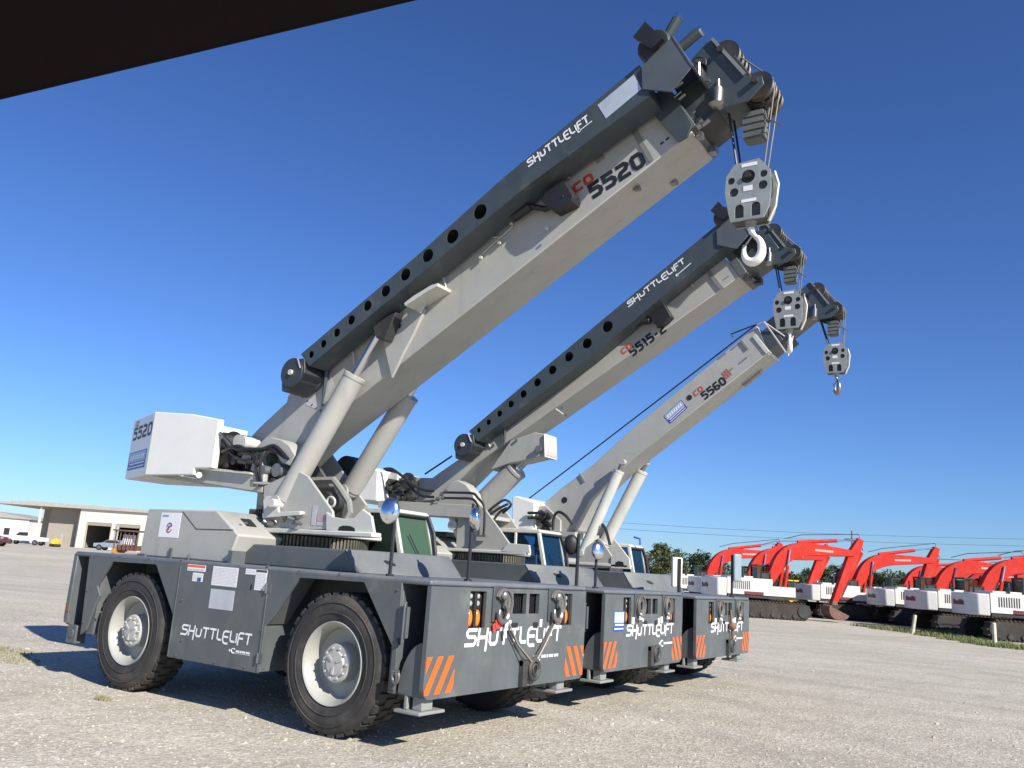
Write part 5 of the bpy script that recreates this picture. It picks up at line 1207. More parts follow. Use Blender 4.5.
# ================================================================== EXCAVATORS
XRED = mat('excavator_red', (.50, .022, .012), .65, var=.18, dust=.15, spec=.25); XWHITE = mat('excavator_white', (.62, .61, .57), .42, var=.05, dust=.18)
XDARK = mat('excavator_dark', (.022, .022, .023), .6, var=.3, dust=.15); XRUST = mat('track_steel', (.035, .026, .020), .8, var=.4, dust=.15); XMAR = mat('maroon_panel', (.14, .02, .03), .45)
BUCK = mat('bucket_steel', (.16, .09, .065), .55, .3, var=.3, dust=.3)
def xprof(pts, w, mb, yc=0, m=None): mb.xz(pts, yc-w/2, yc+w/2, m)
def excavator(loc, rz, label, pose, detail=True, bw=2.9, sc=1.0):
    R_ = root('excavator', loc, label, 'excavator', 'red and white excavators parked in rows', rz)
    S = lambda o: o
    def out(mb, name, m=None, par=R_, bevel=0, lab=None, smooth=35): return mb.out(name, m, par, lab, smooth, bevel, world=False)
    for s in (-1, 1):
        mb = MB(); y = s*1.25; pts = [(-2.1, .06), (2.1, .06), (2.42, .25), (2.48, .5), (2.3, .8), (2.05, .92), (-2.05, .92), (-2.3, .8), (-2.48, .5), (-2.42, .25)]
        xprof(pts, .55, mb, y)
        n = 30; per = []
        for (a, b) in zip(pts, pts[1:]+pts[:1]):
            L = math.dist(a, b); k_ = max(1, int(L/.19))
            for i in range(k_): t = i/k_; per.append((a[0]+(b[0]-a[0])*t, a[1]+(b[1]-a[1])*t))
        for a, b in per: mb.box(a-.05, a+.05, y-.31, y+.31, b-.035, b+.035)
        tr = out(mb, 'track', XRUST)
        mb = MB()
        for x in (-2.05, 2.05): mb.cyl((x, y+s*.29, .5), (x, y+s*.33, .5), .36, n=18)
        for i in range(6): mb.cyl((-1.5+i*.6, y+s*.29, .22), (-1.5+i*.6, y+s*.34, .22), .13, n=10)
        out(mb, 'track_roller', XDARK, tr)
    mb = MB(); mb.box(-1.2, 1.2, -1.0, 1.0, .45, .95); mb.cyl((0, 0, .9), (0, 0, 1.08), .62, n=20); out(mb, 'undercarriage', XDARK)
    mb = MB(); hw = bw/2
    mb.box(-2.2, 1.75, -hw+.05, hw-.05, 1.06, 1.22, XDARK)
    mb.box(-2.25, .3, -hw, hw, 1.224, 2.12, XWHITE); mb.box(.302, 1.6, -hw, -.45, 1.224, 1.75, XWHITE)
    mb.box(-1.3, -.2, -hw-.005, -hw+.01, 1.224, 1.40, XMAR)
    out(mb, 'house', None, bevel=.03)
    mb = MB(); mb.xy([(-2.26, -hw+.02), (-2.75, -hw+.12), (-3.02, -hw+.5), (-3.08, 0), (-3.02, hw-.5), (-2.75, hw-.12), (-2.26, hw-.02)], 1.08, 2.06)
    cwt = out(mb, 'counterweight', XWHITE, bevel=.05)
    mb = MB(); mb.faces([(-3.09, -.55, 1.35), (-3.09, .55, 1.35), (-3.09, .55, 1.7), (-3.09, -.55, 1.7)], []) 
    for i in range(7):
        y = .55-i*.16; mb.box(-3.10, -3.06, y-.11, y, 1.50, 1.74 if i in (0, 4, 5) else 1.68)
    out(mb, 'rear_lettering', XMAR, cwt)
    mb = MB(); mb.box(-1.9, -.6, -.9, .9, 2.124, 2.22, XWHITE); mb.cyl((-1.2, -.95, 2.12), (-1.2, -.95, 2.62), .06, n=10, m=XDARK); mb.box(-.55, .25, -hw+.1, -hw+.14, 2.12, 2.45, XDARK); out(mb, 'engine_cover', None, bevel=.02)
    mb = MB()
    for i in range(9): mb.box(-1.9+i*.11, -1.85+i*.11, -hw-.012, -hw+.004, 1.5, 1.95)
    out(mb, 'side_grille', XDARK)
    mb = MB(); mb.tube([(-.3, -hw+.05, 2.12), (-.3, -hw+.05, 2.5), (.2, -hw+.05, 2.5), (.2, -hw+.05, 2.12)], .022, 6); mb.tube([(.9, -hw+.05, 1.75), (.9, -hw+.05, 2.3), (1.5, -hw+.05, 2.3), (1.5, -hw+.05, 1.75)], .022, 6); out(mb, 'handrail', XDARK)
    mb = MB(); x0, x1_, y0, y1 = .1, 1.72, .42, hw
    for (x, y) in ((x0, y0), (x0, y1), (.85, y1), (.85, y0)): mb.box(x-.04, x+.04, y-.04, y+.04, 1.24, 2.86)
    for y in (y0, y1): mb.tube([(1.70, y, 1.24), (1.74, y, 2.0), (1.45, y, 2.84)], .045, 6)
    mb.box(x0-.05, 1.52, y0-.05, y1+.05, 2.84, 2.94); mb.box(x0, x1_, y0, y1, 1.224, 1.6)
    c = out(mb, 'cab', XDARK, bevel=.015)
    mb = MB(); mb.box(x0+.05, 1.6, y0+.005, y0+.015, 1.62, 2.82); mb.box(x0+.05, 1.6, y1-.015, y1-.005, 1.62, 2.82); mb.box(x0+.01, x0+.02, y0+.04, y1-.04, 1.8, 2.8); out(mb, 'window', GLASS, c)
    # boom
    K, Tp, stk, bk = pose   # knee, tip, stick end, curl
    Ft = (.45, 1.75); 
    def unit(a, b): L = math.dist(a, b); return ((b[0]-a[0])/L, (b[1]-a[1])/L)
    u1 = unit(Ft, K); u2 = unit(K, Tp); n1 = (-u1[1], u1[0]); n2_ = (-u2[1], u2[0])
    A_ = (K[0]-u1[0]*1.15, K[1]-u1[1]*1.15); B_ = (K[0]+u2[0]*1.5, K[1]+u2[1]*1.5); cl_ = [(Ft, .20), (A_, .36)]
    for i in range(1, 8): t = i/8; cl_.append((((1-t)**2*A_[0]+2*t*(1-t)*K[0]+t*t*B_[0], (1-t)**2*A_[1]+2*t*(1-t)*K[1]+t*t*B_[1]), .36+.06*math.sin(PI*t)))
    cl_ += [(B_, .35), ((Tp[0]-u2[0]*.9, Tp[1]-u2[1]*.9), .25), (Tp, .16)]
    low, up = [], []
    for i, (c_, w_) in enumerate(cl_):
        a0, a1 = cl_[max(0, i-1)][0], cl_[min(len(cl_)-1, i+1)][0]; uu = unit(a0, a1); low.append((c_[0]+uu[1]*w_, c_[1]-uu[0]*w_)); up.append((c_[0]-uu[1]*w_, c_[1]+uu[0]*w_))
    up = up[::-1]
    mb = MB(); xprof(low+up, .52, mb); bo = out(mb, 'boom', XRED, bevel=.03)
    mb = MB()
    for i in range(8):
        a = 1.6+i*.135; p = (K[0]+u2[0]*a+n2_[0]*-.02, K[1]+u2[1]*a+n2_[1]*-.02); mb.obox((p[0], -.262, p[1]), (u2[0]*.06, 0, u2[1]*.06), (0, .003, 0), (n2_[0]*.06, 0, n2_[1]*.06))
    out(mb, 'boom_lettering', mat('pale_lettering', (.62, .35, .3), .5), bo)
    for y in (-.42, .42):
        a = Vector((1.35, y, 1.45)); b = Vector((K[0]-u1[0]*.1-n1[0]*.1, y*.8, K[1]-u1[1]*.1-n1[1]*.1)); t = a.lerp(b, .62); mb = MB(); mb.cyl(a, t, .10, n=12, m=XRED); mb.cyl(t, b, .05, n=10, m=CHROME); out(mb, 'boom_cylinder', None, bo)
    # stick
    us = unit(Tp, stk); ns = (-us[1], us[0])
    hd = (Tp[0]-us[0]*.95, Tp[1]-us[1]*.95)
    sp = [(hd[0]+ns[0]*-.12, hd[1]+ns[1]*-.12), (hd[0]+ns[0]*.22, hd[1]+ns[1]*.22), (Tp[0]+ns[0]*.34+us[0]*.1, Tp[1]+ns[1]*.34+us[1]*.1), (stk[0]+ns[0]*.16, stk[1]+ns[1]*.16), (stk[0]-ns[0]*.14, stk[1]-ns[1]*.14), (Tp[0]-ns[0]*.30, Tp[1]-ns[1]*.30)]
    mb = MB(); xprof(sp, .42, mb); st = out(mb, 'stick', XRED, bevel=.03)
    a = Vector((K[0]+n2_[0]*.33+u2[0]*.6, 0, K[1]+n2_[1]*.33+u2[1]*.6)); b = Vector((hd[0]+ns[0]*.08, 0, hd[1]+ns[1]*.08)); t = a.lerp(b, .62); mb = MB(); mb.cyl(a, t, .11, n=12, m=XRED); mb.cyl(t, b, .045, n=10, m=CHROME); out(mb, 'stick_cylinder', None, bo)
    side = 1 if ns[0] > 0 else -1
    a = Vector((Tp[0]+ns[0]*.45*1-us[0]*.3, 0, Tp[1]+ns[1]*.45-us[1]*.3)); b = Vector((stk[0]+ns[0]*.32-us[0]*.5, 0, stk[1]+ns[1]*.32-us[1]*.5)); t = a.lerp(b, .6); mb = MB(); mb.cyl(a, t, .09, n=12, m=XRED); mb.cyl(t, b, .045, n=10, m=CHROME); out(mb, 'bucket_cylinder', None, st)
    mb = MB(); mb.tube([(a.x+.0, -.1, a.z+.1), (hd[0]-.1, -.15, hd[1]+.25), (K[0]+.8, -.15, K[1]+.75), (K[0]-.2, -.15, K[1]+.45)], .022, 6); out(mb, 'hydraulic_hose', XDARK, st)
    # bucket
    cx, cz = stk; bm_ = MB(); pts = []
    for i in range(11):
        t = math.radians(bk+i*17); pts.append((cx+.15+.62*math.cos(t), cz-.35+.58*math.sin(t)))
    inner = [(cx+.15+.56*math.cos(math.radians(bk+i*17)), cz-.35+.52*math.sin(math.radians(bk+i*17))) for i in range(10, -1, -1)]
    xprof(pts+inner, 1.15, bm_); xprof(pts, .03, bm_, -.575); xprof(pts, .03, bm_, .575)
    e0 = pts[0]; 
    for i in range(5): bm_.box(e0[0]-.03, e0[0]+.16, -.5+i*.24, -.42+i*.24, e0[1]-.03, e0[1]+.03)
    xprof([(cx-.1, cz+.12), (cx+.12, cz+.12), (cx+.2, cz-.1), (cx-.15, cz-.1)], .5, bm_)
    bu_ = out(bm_, 'bucket', BUCK, st, bevel=.0)
    return R_
PA = ((1.9, 3.75), (5.9, 3.75), (5.5, 1.0), 150)
PB = ((1.7, 3.9), (5.6, 3.9), (4.35, 1.05), 160)
PC = ((1.9, 3.6), (6.1, 3.35), (6.0, 1.0), 150)
PD = ((1.7, 3.9), (5.8, 4.2), (4.6, 1.05), 165)
def place_x(px, depth, label, pose, rz=30, **kw):
    p = WD(px, 600, depth); p = Vector((p.x, p.y, 0))
    # rear face centre sits 3 m behind the machine's centre
    a = math.radians(rz); c = p+Vector((math.cos(a), math.sin(a), 0))*3.0
    return excavator((c.x, c.y, 0), a, label, pose, **kw)
EXC = [
 (960, 40, 'red and white excavator at the right edge of the photo, nearest of its row', PA, 28),
 (912, 46, 'red and white excavator just left of the nearest one at the right edge', PA, 30),
 (873, 51, 'red and white excavator third in from the right edge', PA, 31),
 (853, 60, 'red and white excavator mostly hidden behind the upright stick of its left neighbour', PC, 36),
 (800, 54, 'red and white excavator beside the yellow machine, just left of the tall stick', PD, 36),
 (706, 47.5, 'red and white excavator with long white flank right of the farthest crane, stick upright', PB, 35),
 (657, 60, 'red and white excavator half hidden behind the mirror post of the farthest crane', PD, 38),
]
EXC.append((692, 54, 'red and white excavator hidden behind the long flanked one, only boom and second stick showing', PB, 36))
EXC.append((968, 50, 'red and white excavator behind the nearest one at the right edge, mostly hidden', PA, 28))
EXC.append((905, 58, 'red and white excavator deep in the back row, seen between nearer machines', PC, 24))
random.seed(77)
for px, dpt, lb, pose, rz in EXC:
    K_, T_, S_, bk_ = pose; j = lambda q, a: (q[0]+random.uniform(-a, a), q[1]+random.uniform(-a, a))
    dz_ = random.uniform(-.15, .15); place_x(px, dpt, lb, ((K_[0], K_[1]+.12+dz_), (T_[0], T_[1]+dz_), S_, bk_), rz+random.uniform(-2, 2))

# small yellow machine between the excavators
Yc = WD(788, 600, 58); YR = root('compact_loader', (Yc.x, Yc.y, 0), 'small yellow wheeled machine standing between two excavators', 'loader', rz=math.radians(70))
YEL = mat('yellow_machine', (.75, .48, .03), .45, dust=.15)
mb = MB(); mb.xz([(-1.1, .5), (1.2, .5), (1.3, 1.0), (.4, 1.35), (-1.1, 1.35)], -.7, .7); mb.out('body', YEL, YR, bevel=.04, world=False)
mb = MB(); mb.xz([(-.8, 1.35), (.3, 1.35), (.2, 2.2), (-.7, 2.2)], -.55, .55); mb.out('cab', XDARK, YR, bevel=.03, world=False)
mb = MB(); mb.box(-.85, .4, -.62, .62, 2.2, 2.28); mb.out('roof', YEL, YR, bevel=.02, world=False)
for x in (-.7, .8):
    for y in (-.85, .85): mb = MB(); mb.cyl((x, y-.15, .42), (x, y+.15, .42), .42, n=20); w = mb.out('wheel', XDARK, YR, world=False); mb = MB(); mb.cyl((x, y-.17, .42), (x, y+.17, .42), .2, n=14); mb.out('wheel_disc', YEL, w, world=False)
mb = MB(); mb.xz([(1.0, 1.0), (1.2, 1.15), (2.3, .4), (2.2, .2)], -.6, -.5); mb.xz([(1.0, 1.0), (1.2, 1.15), (2.3, .4), (2.2, .2)], .5, .6); mb.xz([(2.1, .1), (2.8, .1), (2.75, .16), (2.2, .18), (2.15, .6), (2.08, .6)], -.8, .8); mb.out('loader_bucket', YEL, YR, world=False)

# spare track frames lying on the ground by the left excavators
random.seed(2)
tp = [WZ(770, 617.5, 0), WZ(795, 617, 0)]
for i, (x, y) in enumerate(tp):
    lb = ('rusty steel track frame lying on the gravel in front of the white flanked excavator', 'short rusty steel roller frame lying beside the longer track frame')[i]
    R_ = root('track_frame', (x, y, 0), lb, 'machine part', rz=.1)
    mb = MB(); L = 1.6-.7*i; mb.box(-L, L, -.25, .25, .12, .5); R_2 = mb.out('beam', BUCK, R_, bevel=.03, world=False)
    mb = MB()
    for j in range(5-i*2): mb.cyl((-L+.25+j*.65, -.36, .32), (-L+.25+j*.65, .36, .32), .26, n=14)
    mb.out('roller', BUCK, R_, world=False)

# ================================================================== POSTS, GRASS, LINES
def post(px, py, h, lean, label):
    x, y = WZ(px, py, 0); R_ = MB(); q = Vector((x, y, -.1)); t = q+Vector((lean, 0, h+.1)); n = 10
    R_.tube([q, q.lerp(t, .5), t], [.085, .08, .078], 8)
    R_.sphere(t, .078, seg=8, sc=(1, 1, .4))
    o = R_.out('wooden_post', mat('weathered_wood', (.60, .55, .40), .85, var=.25, bump=.3)); o['label'] = label; o['category'] = 'post'; o['group'] = 'short posts at the yard edge'
post(912, 634, .85, .16, 'short pale post leaning to the right at the grassy edge of the yard')
post(995, 645, .85, .0, 'short upright post at the right end of the grassy verge')
gs = []
for px, py in ((880, 628), (900, 631), (925, 634), (950, 638), (975, 642), (1000, 646), (1020, 649), (960, 634), (1010, 641)):
    x, y = WZ(px, py, 0); gs.append((x, y, 1.5, .9))
grass('verge_grass', 'rough green grass along the foot of the excavator row', gs, 5200, .17, (.13, .15, .045))
x, y = WZ(10, 660, 0); grass('yard_weeds', 'flat patch of dry green weeds on the gravel at the left edge', [(x-.4, y, 1.0, .35), (x-1.2, y+.4, .9, .3)], 900, .028, (.26, .24, .14))
x, y = WZ(103, 700, 0); grass('gravel_tuft', 'tiny dry tuft of weeds on the gravel before the rear wheel', [(x, y, .13, .06)], 160, .035, (.22, .20, .12))

# trees
LEAF = [mat('foliage_dark', (.035, .055, .018), .8, var=.45, vscale=.8), mat('foliage_olive', (.07, .085, .03), .8, var=.45, vscale=.8)]
BARK = mat('bark', (.10, .08, .06), .9, var=.3)
def tree(px, depth, h, w, label, seed, mi=0, name='tree', rows=None):
    random.seed(seed); p = WD(px, 590, depth); R_ = root(name, (p.x, p.y, 0), label, 'tree', 'trees beyond the yard')
    mb = MB(); pts = [(0, 0, 0), (random.uniform(-.2, .2), 0, h*.3), (random.uniform(-.4, .4), random.uniform(-.3, .3), h*.62)]
    mb.tube(pts, [h*.035, h*.026, h*.014], 8)
    for i in range(5):
        a = random.uniform(0, 2*PI); z = h*random.uniform(.25, .5); mb.tube([(0, 0, z), (math.cos(a)*w*.2, math.sin(a)*w*.2, z+h*.12), (math.cos(a)*w*.36, math.sin(a)*w*.36, z+h*.28)], [h*.014, h*.01, h*.005], 6)
    mb.out('trunk', BARK, R_, world=False)
    bm = bmesh.new(); cl = []
    for i in range(16):
        a = random.uniform(0, 2*PI); r = w*.5*math.sqrt(random.random())*.8; cl.append((r*math.cos(a), r*math.sin(a), h*random.uniform(.22, .9)*(1-.25*(r/(w*.5))**2), w*random.uniform(.12, .24)))
    for (cx, cy, cz, cr) in cl:
        for _ in range(190):
            v = Vector((random.gauss(0, 1), random.gauss(0, 1), random.gauss(0, .75))).normalized()*cr*random.uniform(.45, 1.1)
            c = Vector((cx, cy, cz))+v; s = random.uniform(.10, .24)*(depth/90)**.5
            n = Vector((random.gauss(0, 1), random.gauss(0, 1), random.gauss(0, 1)+.4)).normalized(); a = n.orthogonal().normalized(); b = n.cross(a)
            q = [bm.verts.new(c+a*s), bm.verts.new(c+b*s*.5), bm.verts.new(c-a*s), bm.verts.new(c-b*s*.5)]; bm.faces.new(q)
    me = bpy.data.meshes.new('crown'); bm.to_mesh(me); bm.free(); link('crown', me, LEAF[mi], R_, smooth=None, world=False)
TR = [(650, 100, 5.2, 4.5, 1), (664, 96, 6.2, 4, 1), (676, 100, 5.8, 3.5, 1), (700, 108, 5.6, 5, 0), (710, 104, 6.4, 4, 0), (735, 110, 4.8, 6, 1), (752, 112, 4.8, 5, 0), (775, 110, 4.5, 6, 0), (795, 105, 4.4, 5, 0), (818, 108, 5.0, 5, 0), (836, 112, 5.4, 5, 0), (868, 112, 5.0, 5, 0), (880, 110, 5.6, 5, 1), (905, 115, 5.2, 6, 0), (940, 118, 4.8, 6, 0), (975, 115, 4.6, 6, 0), (1005, 112, 4.6, 6, 1), (1030, 112, 5, 6, 0), (1012, 100, 4.5, 5, 0), (637, 106, 4.6, 4.5, 0)]
TL = ['bushy tree behind the mirror post of the farthest crane', 'taller tree with ragged crown left of the first red boom', 'slim tree directly behind the white mirror post', 'dark tree under the curve of the first red boom', 'tall dark tree beside the first red boom', 'low olive tree behind the white excavator flank', 'dark tree behind the upright red stick left of the bucket', 'wide low dark tree above the small yellow machine', 'dark tree between the two upright red sticks', 'dark tree behind the tall upright stick', 'dark tree right of the tall upright stick', 'dark tree left of the third boom from the right', 'olive tree showing above the white excavator house', 'broad dark tree behind the middle booms on the right', 'broad dark tree behind the long level booms', 'dark tree behind the nearest white excavator', 'olive tree near the right edge behind the excavators', 'dark tree cut by the right edge of the photo', 'small dark tree low behind the nearest excavator', 'low tree right behind the farthest crane cab']
for i, ((px, d, h, w, mi), l) in enumerate(zip(TR, TL)): tree(px, d, h, w, l, 40+i, mi)
# power line
def wire(z, d0, d1, lab, px0=560, px1=1100):
    a, b = WD(px0, 400, d0), WD(px1, 400, d1); a.z = z+.5; b.z = z+1.3; mb = MB(); P = []
    for i in range(25): t = i/24; p = a.lerp(b, t); p.z -= 1.2*4*t*(1-t)*.5; P.append(p)
    mb.tube(P, .022, 5); o = mb.out('power_line', mat('wire_grey', (.09, .10, .12), .6)); o['label'] = lab; o['category'] = 'power line'; o['group'] = 'power lines over the yard edge'
wire(8.3, 115, 100, 'upper of the two thin power lines crossing the sky above the excavators')
wire(7.5, 115, 100, 'lower of the two thin power lines crossing the sky above the excavators')
p = WD(849, 400, 109); mb = MB(); mb.tube([(p.x, p.y, 0), (p.x, p.y, 9.3)], [.13, .09], 8); mb.box(p.x-.9, p.x+.9, p.y-.06, p.y+.06, 8.2, 8.32)
o = mb.out('utility_pole', mat('pole_wood', (.16, .13, .10), .9)); o['label'] = 'thin utility pole rising behind the upright red stick'; o['category'] = 'pole'

# ================================================================== LEFT BACKGROUND
def frame_at(px, depth, z=None):
    p = WD(px, 545, depth); return Vector((p.x, p.y, gh(p.x, p.y)))
WALL = mat('cream_sheet_wall', (.62, .59, .51), .7, var=.05, dust=.2); WALLS = mat('beige_block', (.33, .30, .25), .8, var=.08); ROOFM = mat('roof_sheet', (.38, .36, .32), .6, var=.1)
def facing(px, depth):
    """frame whose x axis runs to the right across the line of sight"""
    p = frame_at(px, depth); return p, math.atan2(RT.y, RT.x)
D = 130; p, rz = facing(75, D)
mpp = D/F_PX
WB = root('workshop_building', p, 'long cream workshop with open bays and a lean-to roof, far left behind the first crane', 'building', rz=rz)
H = 6.0; W_ = 30
def wb(mb, name, m, par=WB, bevel=0): return mb.out(name, m, par, None, 35, bevel, world=False)
xs = [(33-0)*mpp]
d1a, d1b, d2a, d2b = 9*mpp, 33*mpp, 38*mpp, 62*mpp; dh = 4.0
me = holed([(0, 0), (W_, 0), (W_, H), (0, H+.2)], [[(d1a, .02), (d1b, .02), (d1b, dh), (d1a, dh)], [(d2a, .02), (d2b, .02), (d2b, dh), (d2a, dh)]], .25, lambda u, v, w: Vector((u, w, v)))
link('front_wall', me, WALL, WB, smooth=None, world=False)
mb = MB(); mb.box(.02, W_, .26, 14, 0, .06); mb.box(W_-.2, W_, .26, 14, 0, H-.1); mb.box(0.0, W_, 13.8, 14, 0, H); wb(mb, 'inner_walls', mat('dark_interior', (.06, .055, .05), .9))
for a, b in ((d1a, d1b), (d2a, d2b)):
    mb = MB()
    for i in range(12): mb.box(a, b, .06, .12, dh-.12*(i+1)*.35-.0, dh-.12*(i+1)*.35+.035)
    mb.box(a-.12, a-.002, -.05, .0, 0, dh); mb.box(b+.002, b+.12, -.05, 0, 0, dh); wb(mb, 'roller_door', WALLS)
mb = MB(); mb.xz([(-14.5, H-.1), (W_+.4, H+.0), (W_+.4, H+.22), (-8, H+.6), (-14.5, H+.1)], -.5, 14.3); wb(mb, 'roof', ROOFM)
# lean-to bay on the left: side wall recedes, post in front
mb = MB(); mb.box(-.24, -.01, .26, 12, 0, H+.1); mb.box(-6.0, -.25, 2.5, 2.7, 0, H-.1); wb(mb, 'side_wall', WALLS)
mb = MB(); mb.box(-6.4, -6.1, 0, .3, 0, H-.1); wb(mb, 'bay_post', WALL); mb = MB(); mb.box(-9.0, -6.45, 6, 9.0, 0, H-.3); wb(mb, 'store_room', WALLS)
mb = MB(); mb.box(-2.3, -1.9, -.3, .0, 0, 1.9); wb(mb, 'meter_cabinet', ROOFM)
# second light shed beyond the engine housing
p, rz = facing(212, 150); SB = root('corrugated_shed', p, 'low corrugated shed showing just above the first crane engine housing', 'building', rz=rz)
mb = MB(); L = 14
pts = []
for i in range(70): pts.append((i*L/70, .0 if i % 2 else .09))
mb.xy(pts+[(L, 9), (0, 9)], 0, 7.4); mb.out('corrugated_wall', mat('corrugated_paint', (.42, .42, .40), .6), SB, world=False)
mb = MB(); mb.xz([(-.8, 6.6), (L+.5, 7.9), (L+.5, 8.15), (-.8, 6.85)], -.6, 9.6); mb.out('roof', ROOFM, SB, world=False)
# pale building at the far left
p, rz = facing(-10, 150); FB = root('white_building', p, 'low white building at the left edge beyond the pickup', 'building', rz=rz)
mb = MB(); mb.box(-6, 6.2, 0, 10, 0, 4.3); mb.out('wall', mat('chalk_wall', (.68, .66, .62), .7, var=.03), FB, world=False)
mb = MB(); mb.xz([(-6.4, 4.3), (6.6, 4.1), (6.6, 4.3), (0, 5.2), (-6.4, 5.2)], -.3, 10.2); mb.out('roof', ROOFM, FB, world=False)
mb = MB(); mb.box(-3, -2, -.03, .0, 1.2, 2.4); mb.box(2, 3, -.03, 0, 1.2, 2.4); mb.out('window', XDARK, FB, world=False)
def car(px, depth, rz_off, label, name, cat, body, kind):
    p, rz = facing(px, depth); R_ = root(name, p, label, cat, rz=rz+rz_off); hw = .9
    if kind == 'pickup': prof = [(-2.7, .55), (2.6, .5), (2.7, .8), (2.6, 1.0), (1.3, 1.12), (.7, 1.75), (-.75, 1.8), (-.85, 1.15), (-2.7, 1.12)]
    else: prof = [(-2.2, .45), (2.2, .4), (2.25, .7), (2.0, .9), (1.1, 1.0), (.4, 1.42), (-.9, 1.46), (-1.7, 1.05), (-2.2, .98)]
    mb = MB(); mb.xz(prof, -hw, hw); b = mb.out('body', body, R_, bevel=.06, world=False)
    win = ([(-.65, 1.2), (1.05, 1.2), (.62, 1.65), (-.65, 1.7)] if kind == 'pickup' else [(-1.35, 1.02), (.95, 1.02), (.38, 1.34), (-.85, 1.38)])
    mb = MB(); mb.xz(win, -hw-.006, -hw+.01); mb.xz(win, hw-.01, hw+.006); mb.out('side_window', XDARK, b, world=False)
    mb = MB(); q = ((1.28, 1.15), (.74, 1.68)) if kind == 'pickup' else ((1.06, 1.03), (.44, 1.38)); mb.faces([(q[0][0]+.03, -.75, q[0][1]), (q[0][0]+.03, .75, q[0][1]), (q[1][0]+.03, .65, q[1][1]), (q[1][0]+.03, -.65, q[1][1])], [(0, 1, 2, 3)]); mb.out('windscreen', XDARK, b, world=False)
    for x in ((-1.75, 1.75) if kind == 'pickup' else (-1.35, 1.4)):
        for y in (-.8, .8):
            mb = MB(); mb.cyl((x, y-.13, .37), (x, y+.13, .37), .37, n=18); w = mb.out('wheel', XDARK, R_, world=False); mb = MB(); mb.cyl((x, y-.14, .37), (x, y+.14, .37), .2, n=12); mb.out('wheel_rim', STEEL, w, world=False)
    mb = MB(); mb.box(2.5 if kind == 'pickup' else 2.1, 2.66 if kind == 'pickup' else 2.22, -.8, -.5, .75, .9); mb.box(2.5 if kind == 'pickup' else 2.1, 2.66 if kind == 'pickup' else 2.22, .5, .8, .75, .9); mb.out('headlight', LENSC, b, world=False)
    return R_
CARW = mat('car_white', (.7, .7, .7), .3, coat=.3); CARS = mat('car_silver_blue', (.30, .36, .42), .3, .3, coat=.3); CARR = mat('car_dark_red', (.12, .02, .02), .3, coat=.3)
car(25, 116, PI, 'white pickup truck parked in front of the lean-to bay', 'pickup_truck', 'pickup truck', CARW, 'pickup')
car(113, 112, PI, 'silver blue car parked by the workshop doors', 'parked_car', 'car', CARS, 'car')
car(-17, 84, 0, 'dark red vehicle cut by the left edge of the photo', 'parked_car', 'car', CARR, 'car')
p, rz = facing(55, 112); YL = root('yellow_cart', p, 'small yellow cart standing in the lean-to bay', 'cart', rz=rz)
mb = MB(); mb.xz([(-.5, .35), (.5, .35), (.6, .8), (.2, 1.1), (-.4, 1.0)], -.4, .4); mb.out('body', YEL, YL, bevel=.05, world=False)
for x in (-.35, .35): mb = MB(); mb.cyl((x, -.45, .22), (x, .45, .22), .22, n=14); mb.out('wheel', XDARK, YL, world=False)
# yellow framed machine behind the engine housing
p, rz = facing(136, 60); p.z = gh(p.x, p.y); RL = root('yellow_trailer_frame', p, 'yellow and brown framed machine with upright rails beside the first crane engine housing', 'machine', rz=rz)
BR = mat('brown_frame', (.12, .05, .03), .6, dust=.3)
mb = MB(); mb.box(-1.3, 2.5, -.8, .8, .80, 1.0); mb.box(-1.3, -1.05, -.8, .8, .5, 1.3); mb.xz([(.9, 1.2), (1.5, 1.2), (2.2, 2.2), (1.9, 2.2)], -.8, -.7); mb.out('chassis_frame', mat('faded_orange', (.42, .22, .05), .5, dust=.3), RL, bevel=.03, world=False)
mb = MB()
for x in (-1.2, 1.5): mb.tube([(x, -.75, 1.2), (x, -.75, 2.55)], .06, 6)
mb.box(-1.4, 2.2, -.9, .9, 2.5, 2.6)
for i in range(5): mb.tube([(-.9+i*.3, -.75, 1.3), (-.85+i*.3, -.75, 2.45)], .035, 6)
mb.box(-1.1, .8, -.6, .6, 1.2, 1.55)
mb.out('rail_cage', BR, RL, world=False)
mb = MB(); mb.box(-.9, -.2, -.3, .3, 1.56, 2.3); mb.out('white_tank', CARW, RL, bevel=.05, world=False)
for x in (-.6, .5, 1.6): mb = MB(); mb.cyl((x, -.85, .45), (x, .85, .45), .45, n=18); mb.out('wheel', XDARK, RL, world=False)

# dark roof edge of the shelter the photo is taken from
def shelter():
    R_ = MB(); d0 = 1.5
    a = WD(-60, 112, d0); b = WD(470, -14.5, 1.75)
    e = (b-a); up = Vector((0, 0, 1)); back = Vector((e.y, -e.x, 0)).normalized()
    if back.dot(Vector((FW.x, FW.y, 0))) > 0: back = -back
    h = up*.9+back*.3
    vs = [a, b, b+h, a+h, a+back*.25, b+back*.25, b+back*.25+h, a+back*.25+h]
    R_.faces(vs, [(0, 1, 2, 3), (4, 7, 6, 5), (0, 4, 5, 1), (3, 2, 6, 7), (0, 3, 7, 4), (1, 5, 6, 2)])
    R_.tube([a+up*.006, b+up*.006], .008, 8); 
    for t in (.2, .5, .8): q = a.lerp(b, t); R_.obox(q+h*.3, e.normalized()*.004, back*.004, h*.3)
    o = R_.out('roof_edge_beam', mat('dark_trim', (.014, .011, .012), .9, bump=.05, bscale=20, spec=.05)); o['label'] = 'dark unlit roof edge slanting across the top left corner, close to the camera'; o['category'] = 'roof edge'
shelter()

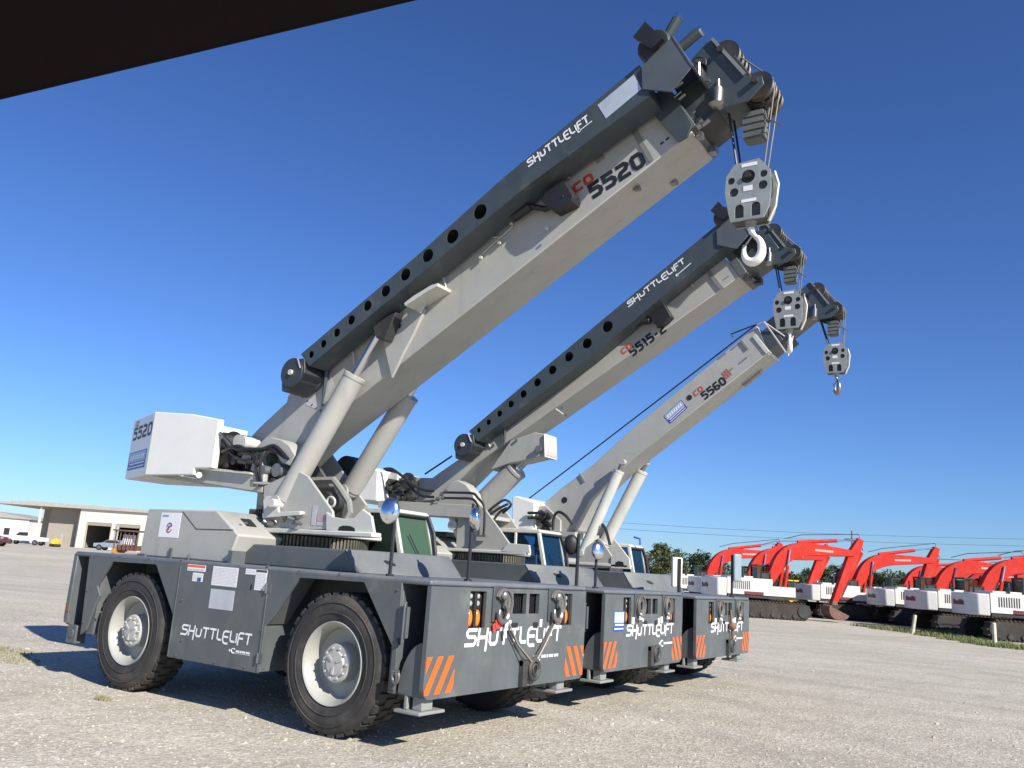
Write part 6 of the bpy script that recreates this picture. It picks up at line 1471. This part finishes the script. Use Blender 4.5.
# ================================================================== LIGHT
SV = Vector((1.5, -.49, 1.0)).normalized()
sun = bpy.data.lights.new('sun', 'SUN'); sun.energy = 4.9; sun.angle = math.radians(.53); sun.color = (1, .94, .845)
so = bpy.data.objects.new('sun', sun); COL.objects.link(so); so.rotation_euler = SV.to_track_quat('Z', 'Y').to_euler(); so.location = (20, -6, 20)
w = bpy.data.worlds.new('World'); scene.world = w; w.use_nodes = True; nt = w.node_tree; bg = nt.nodes['Background']
sky = nt.nodes.new('ShaderNodeTexSky'); sky.sky_type = 'NISHITA'; sky.sun_disc = False
sky.sun_elevation = math.asin(SV.z); sky.sun_rotation = math.atan2(SV.x, SV.y); sky.altitude = 0; sky.air_density = 1.0; sky.dust_density = .2; sky.ozone_density = 3
gm_ = nt.nodes.new('ShaderNodeGamma'); gm_.inputs[1].default_value = 1.10; tint = nt.nodes.new('ShaderNodeMixRGB'); tint.blend_type = 'MULTIPLY'; tint.inputs[0].default_value = 1; tint.inputs[2].default_value = (.37, .515, .79, 1)
nt.links.new(sky.outputs[0], gm_.inputs[0]); nt.links.new(gm_.outputs[0], tint.inputs[1]); nt.links.new(tint.outputs[0], bg.inputs[0]); bg.inputs[1].default_value = .10
vs = scene.view_settings; vs.view_transform = 'Standard'; vs.look = 'None'; vs.gamma = 1; vs.exposure = 0.55; vs.use_curve_mapping = False
scene.render.film_transparent = False

# ------------------------------------------------------------------ far apart pieces of one part become parts of their own
def split_pieces():
    KEEP = ('lettering', 'stripes', 'label', 'logo', 'sticker', 'chart', 'scale', 'grille', 'marking', 'crown', 'cage', 'prefix')
    for o in list(scene.objects):
        if o.type != 'MESH' or o.get('kind') or o.parent is None or any(k in o.name for k in KEEP): continue
        me = o.data
        if len(me.vertices) > 6000 or me.users > 1: continue
        n = len(me.vertices); par = list(range(n))
        def find(i):
            while par[i] != i: par[i] = par[par[i]]; i = par[i]
            return i
        for e in me.edges:
            a, b = find(e.vertices[0]), find(e.vertices[1])
            if a != b: par[a] = b
        isl = {}
        for i in range(n): isl.setdefault(find(i), []).append(i)
        if len(isl) < 2 or len(isl) > 60: continue
        keys = list(isl); bb = []
        for k_ in keys:
            P = [me.vertices[i].co for i in isl[k_]]; bb.append((Vector([min(p[j] for p in P) for j in range(3)]), Vector([max(p[j] for p in P) for j in range(3)])))
        g = list(range(len(keys)))
        def f2(i):
            while g[i] != i: i = g[i]
            return i
        for i in range(len(keys)):
            for j in range(i+1, len(keys)):
                gap = Vector([max(0, bb[i][0][q]-bb[j][1][q], bb[j][0][q]-bb[i][1][q]) for q in range(3)]).length
                size = max((bb[i][1]-bb[i][0]).length, (bb[j][1]-bb[j][0]).length)
                if gap < .5*size:
                    a, b = f2(i), f2(j)
                    if a != b: g[a] = b
        cl = {}
        for i in range(len(keys)): cl.setdefault(f2(i), []).append(i)
        if len(cl) < 2 or len(cl) > 14: continue
        first = True
        kids = [c for c in scene.objects if c.parent == o]
        sets = [set(v for i in idx for v in isl[keys[i]]) for idx in cl.values()]
        src = me.copy()
        for vs_ in sets:
            bm = bmesh.new(); bm.from_mesh(src); bm.verts.ensure_lookup_table()
            bmesh.ops.delete(bm, geom=[v for v in bm.verts if v.index not in vs_], context='VERTS')
            if first: bm.to_mesh(me); first = False
            else:
                m2 = src.copy(); bm.to_mesh(m2); c = o.copy(); c.data = m2; COL.objects.link(c)
            bm.free()
        bpy.data.meshes.remove(src)
split_pieces()
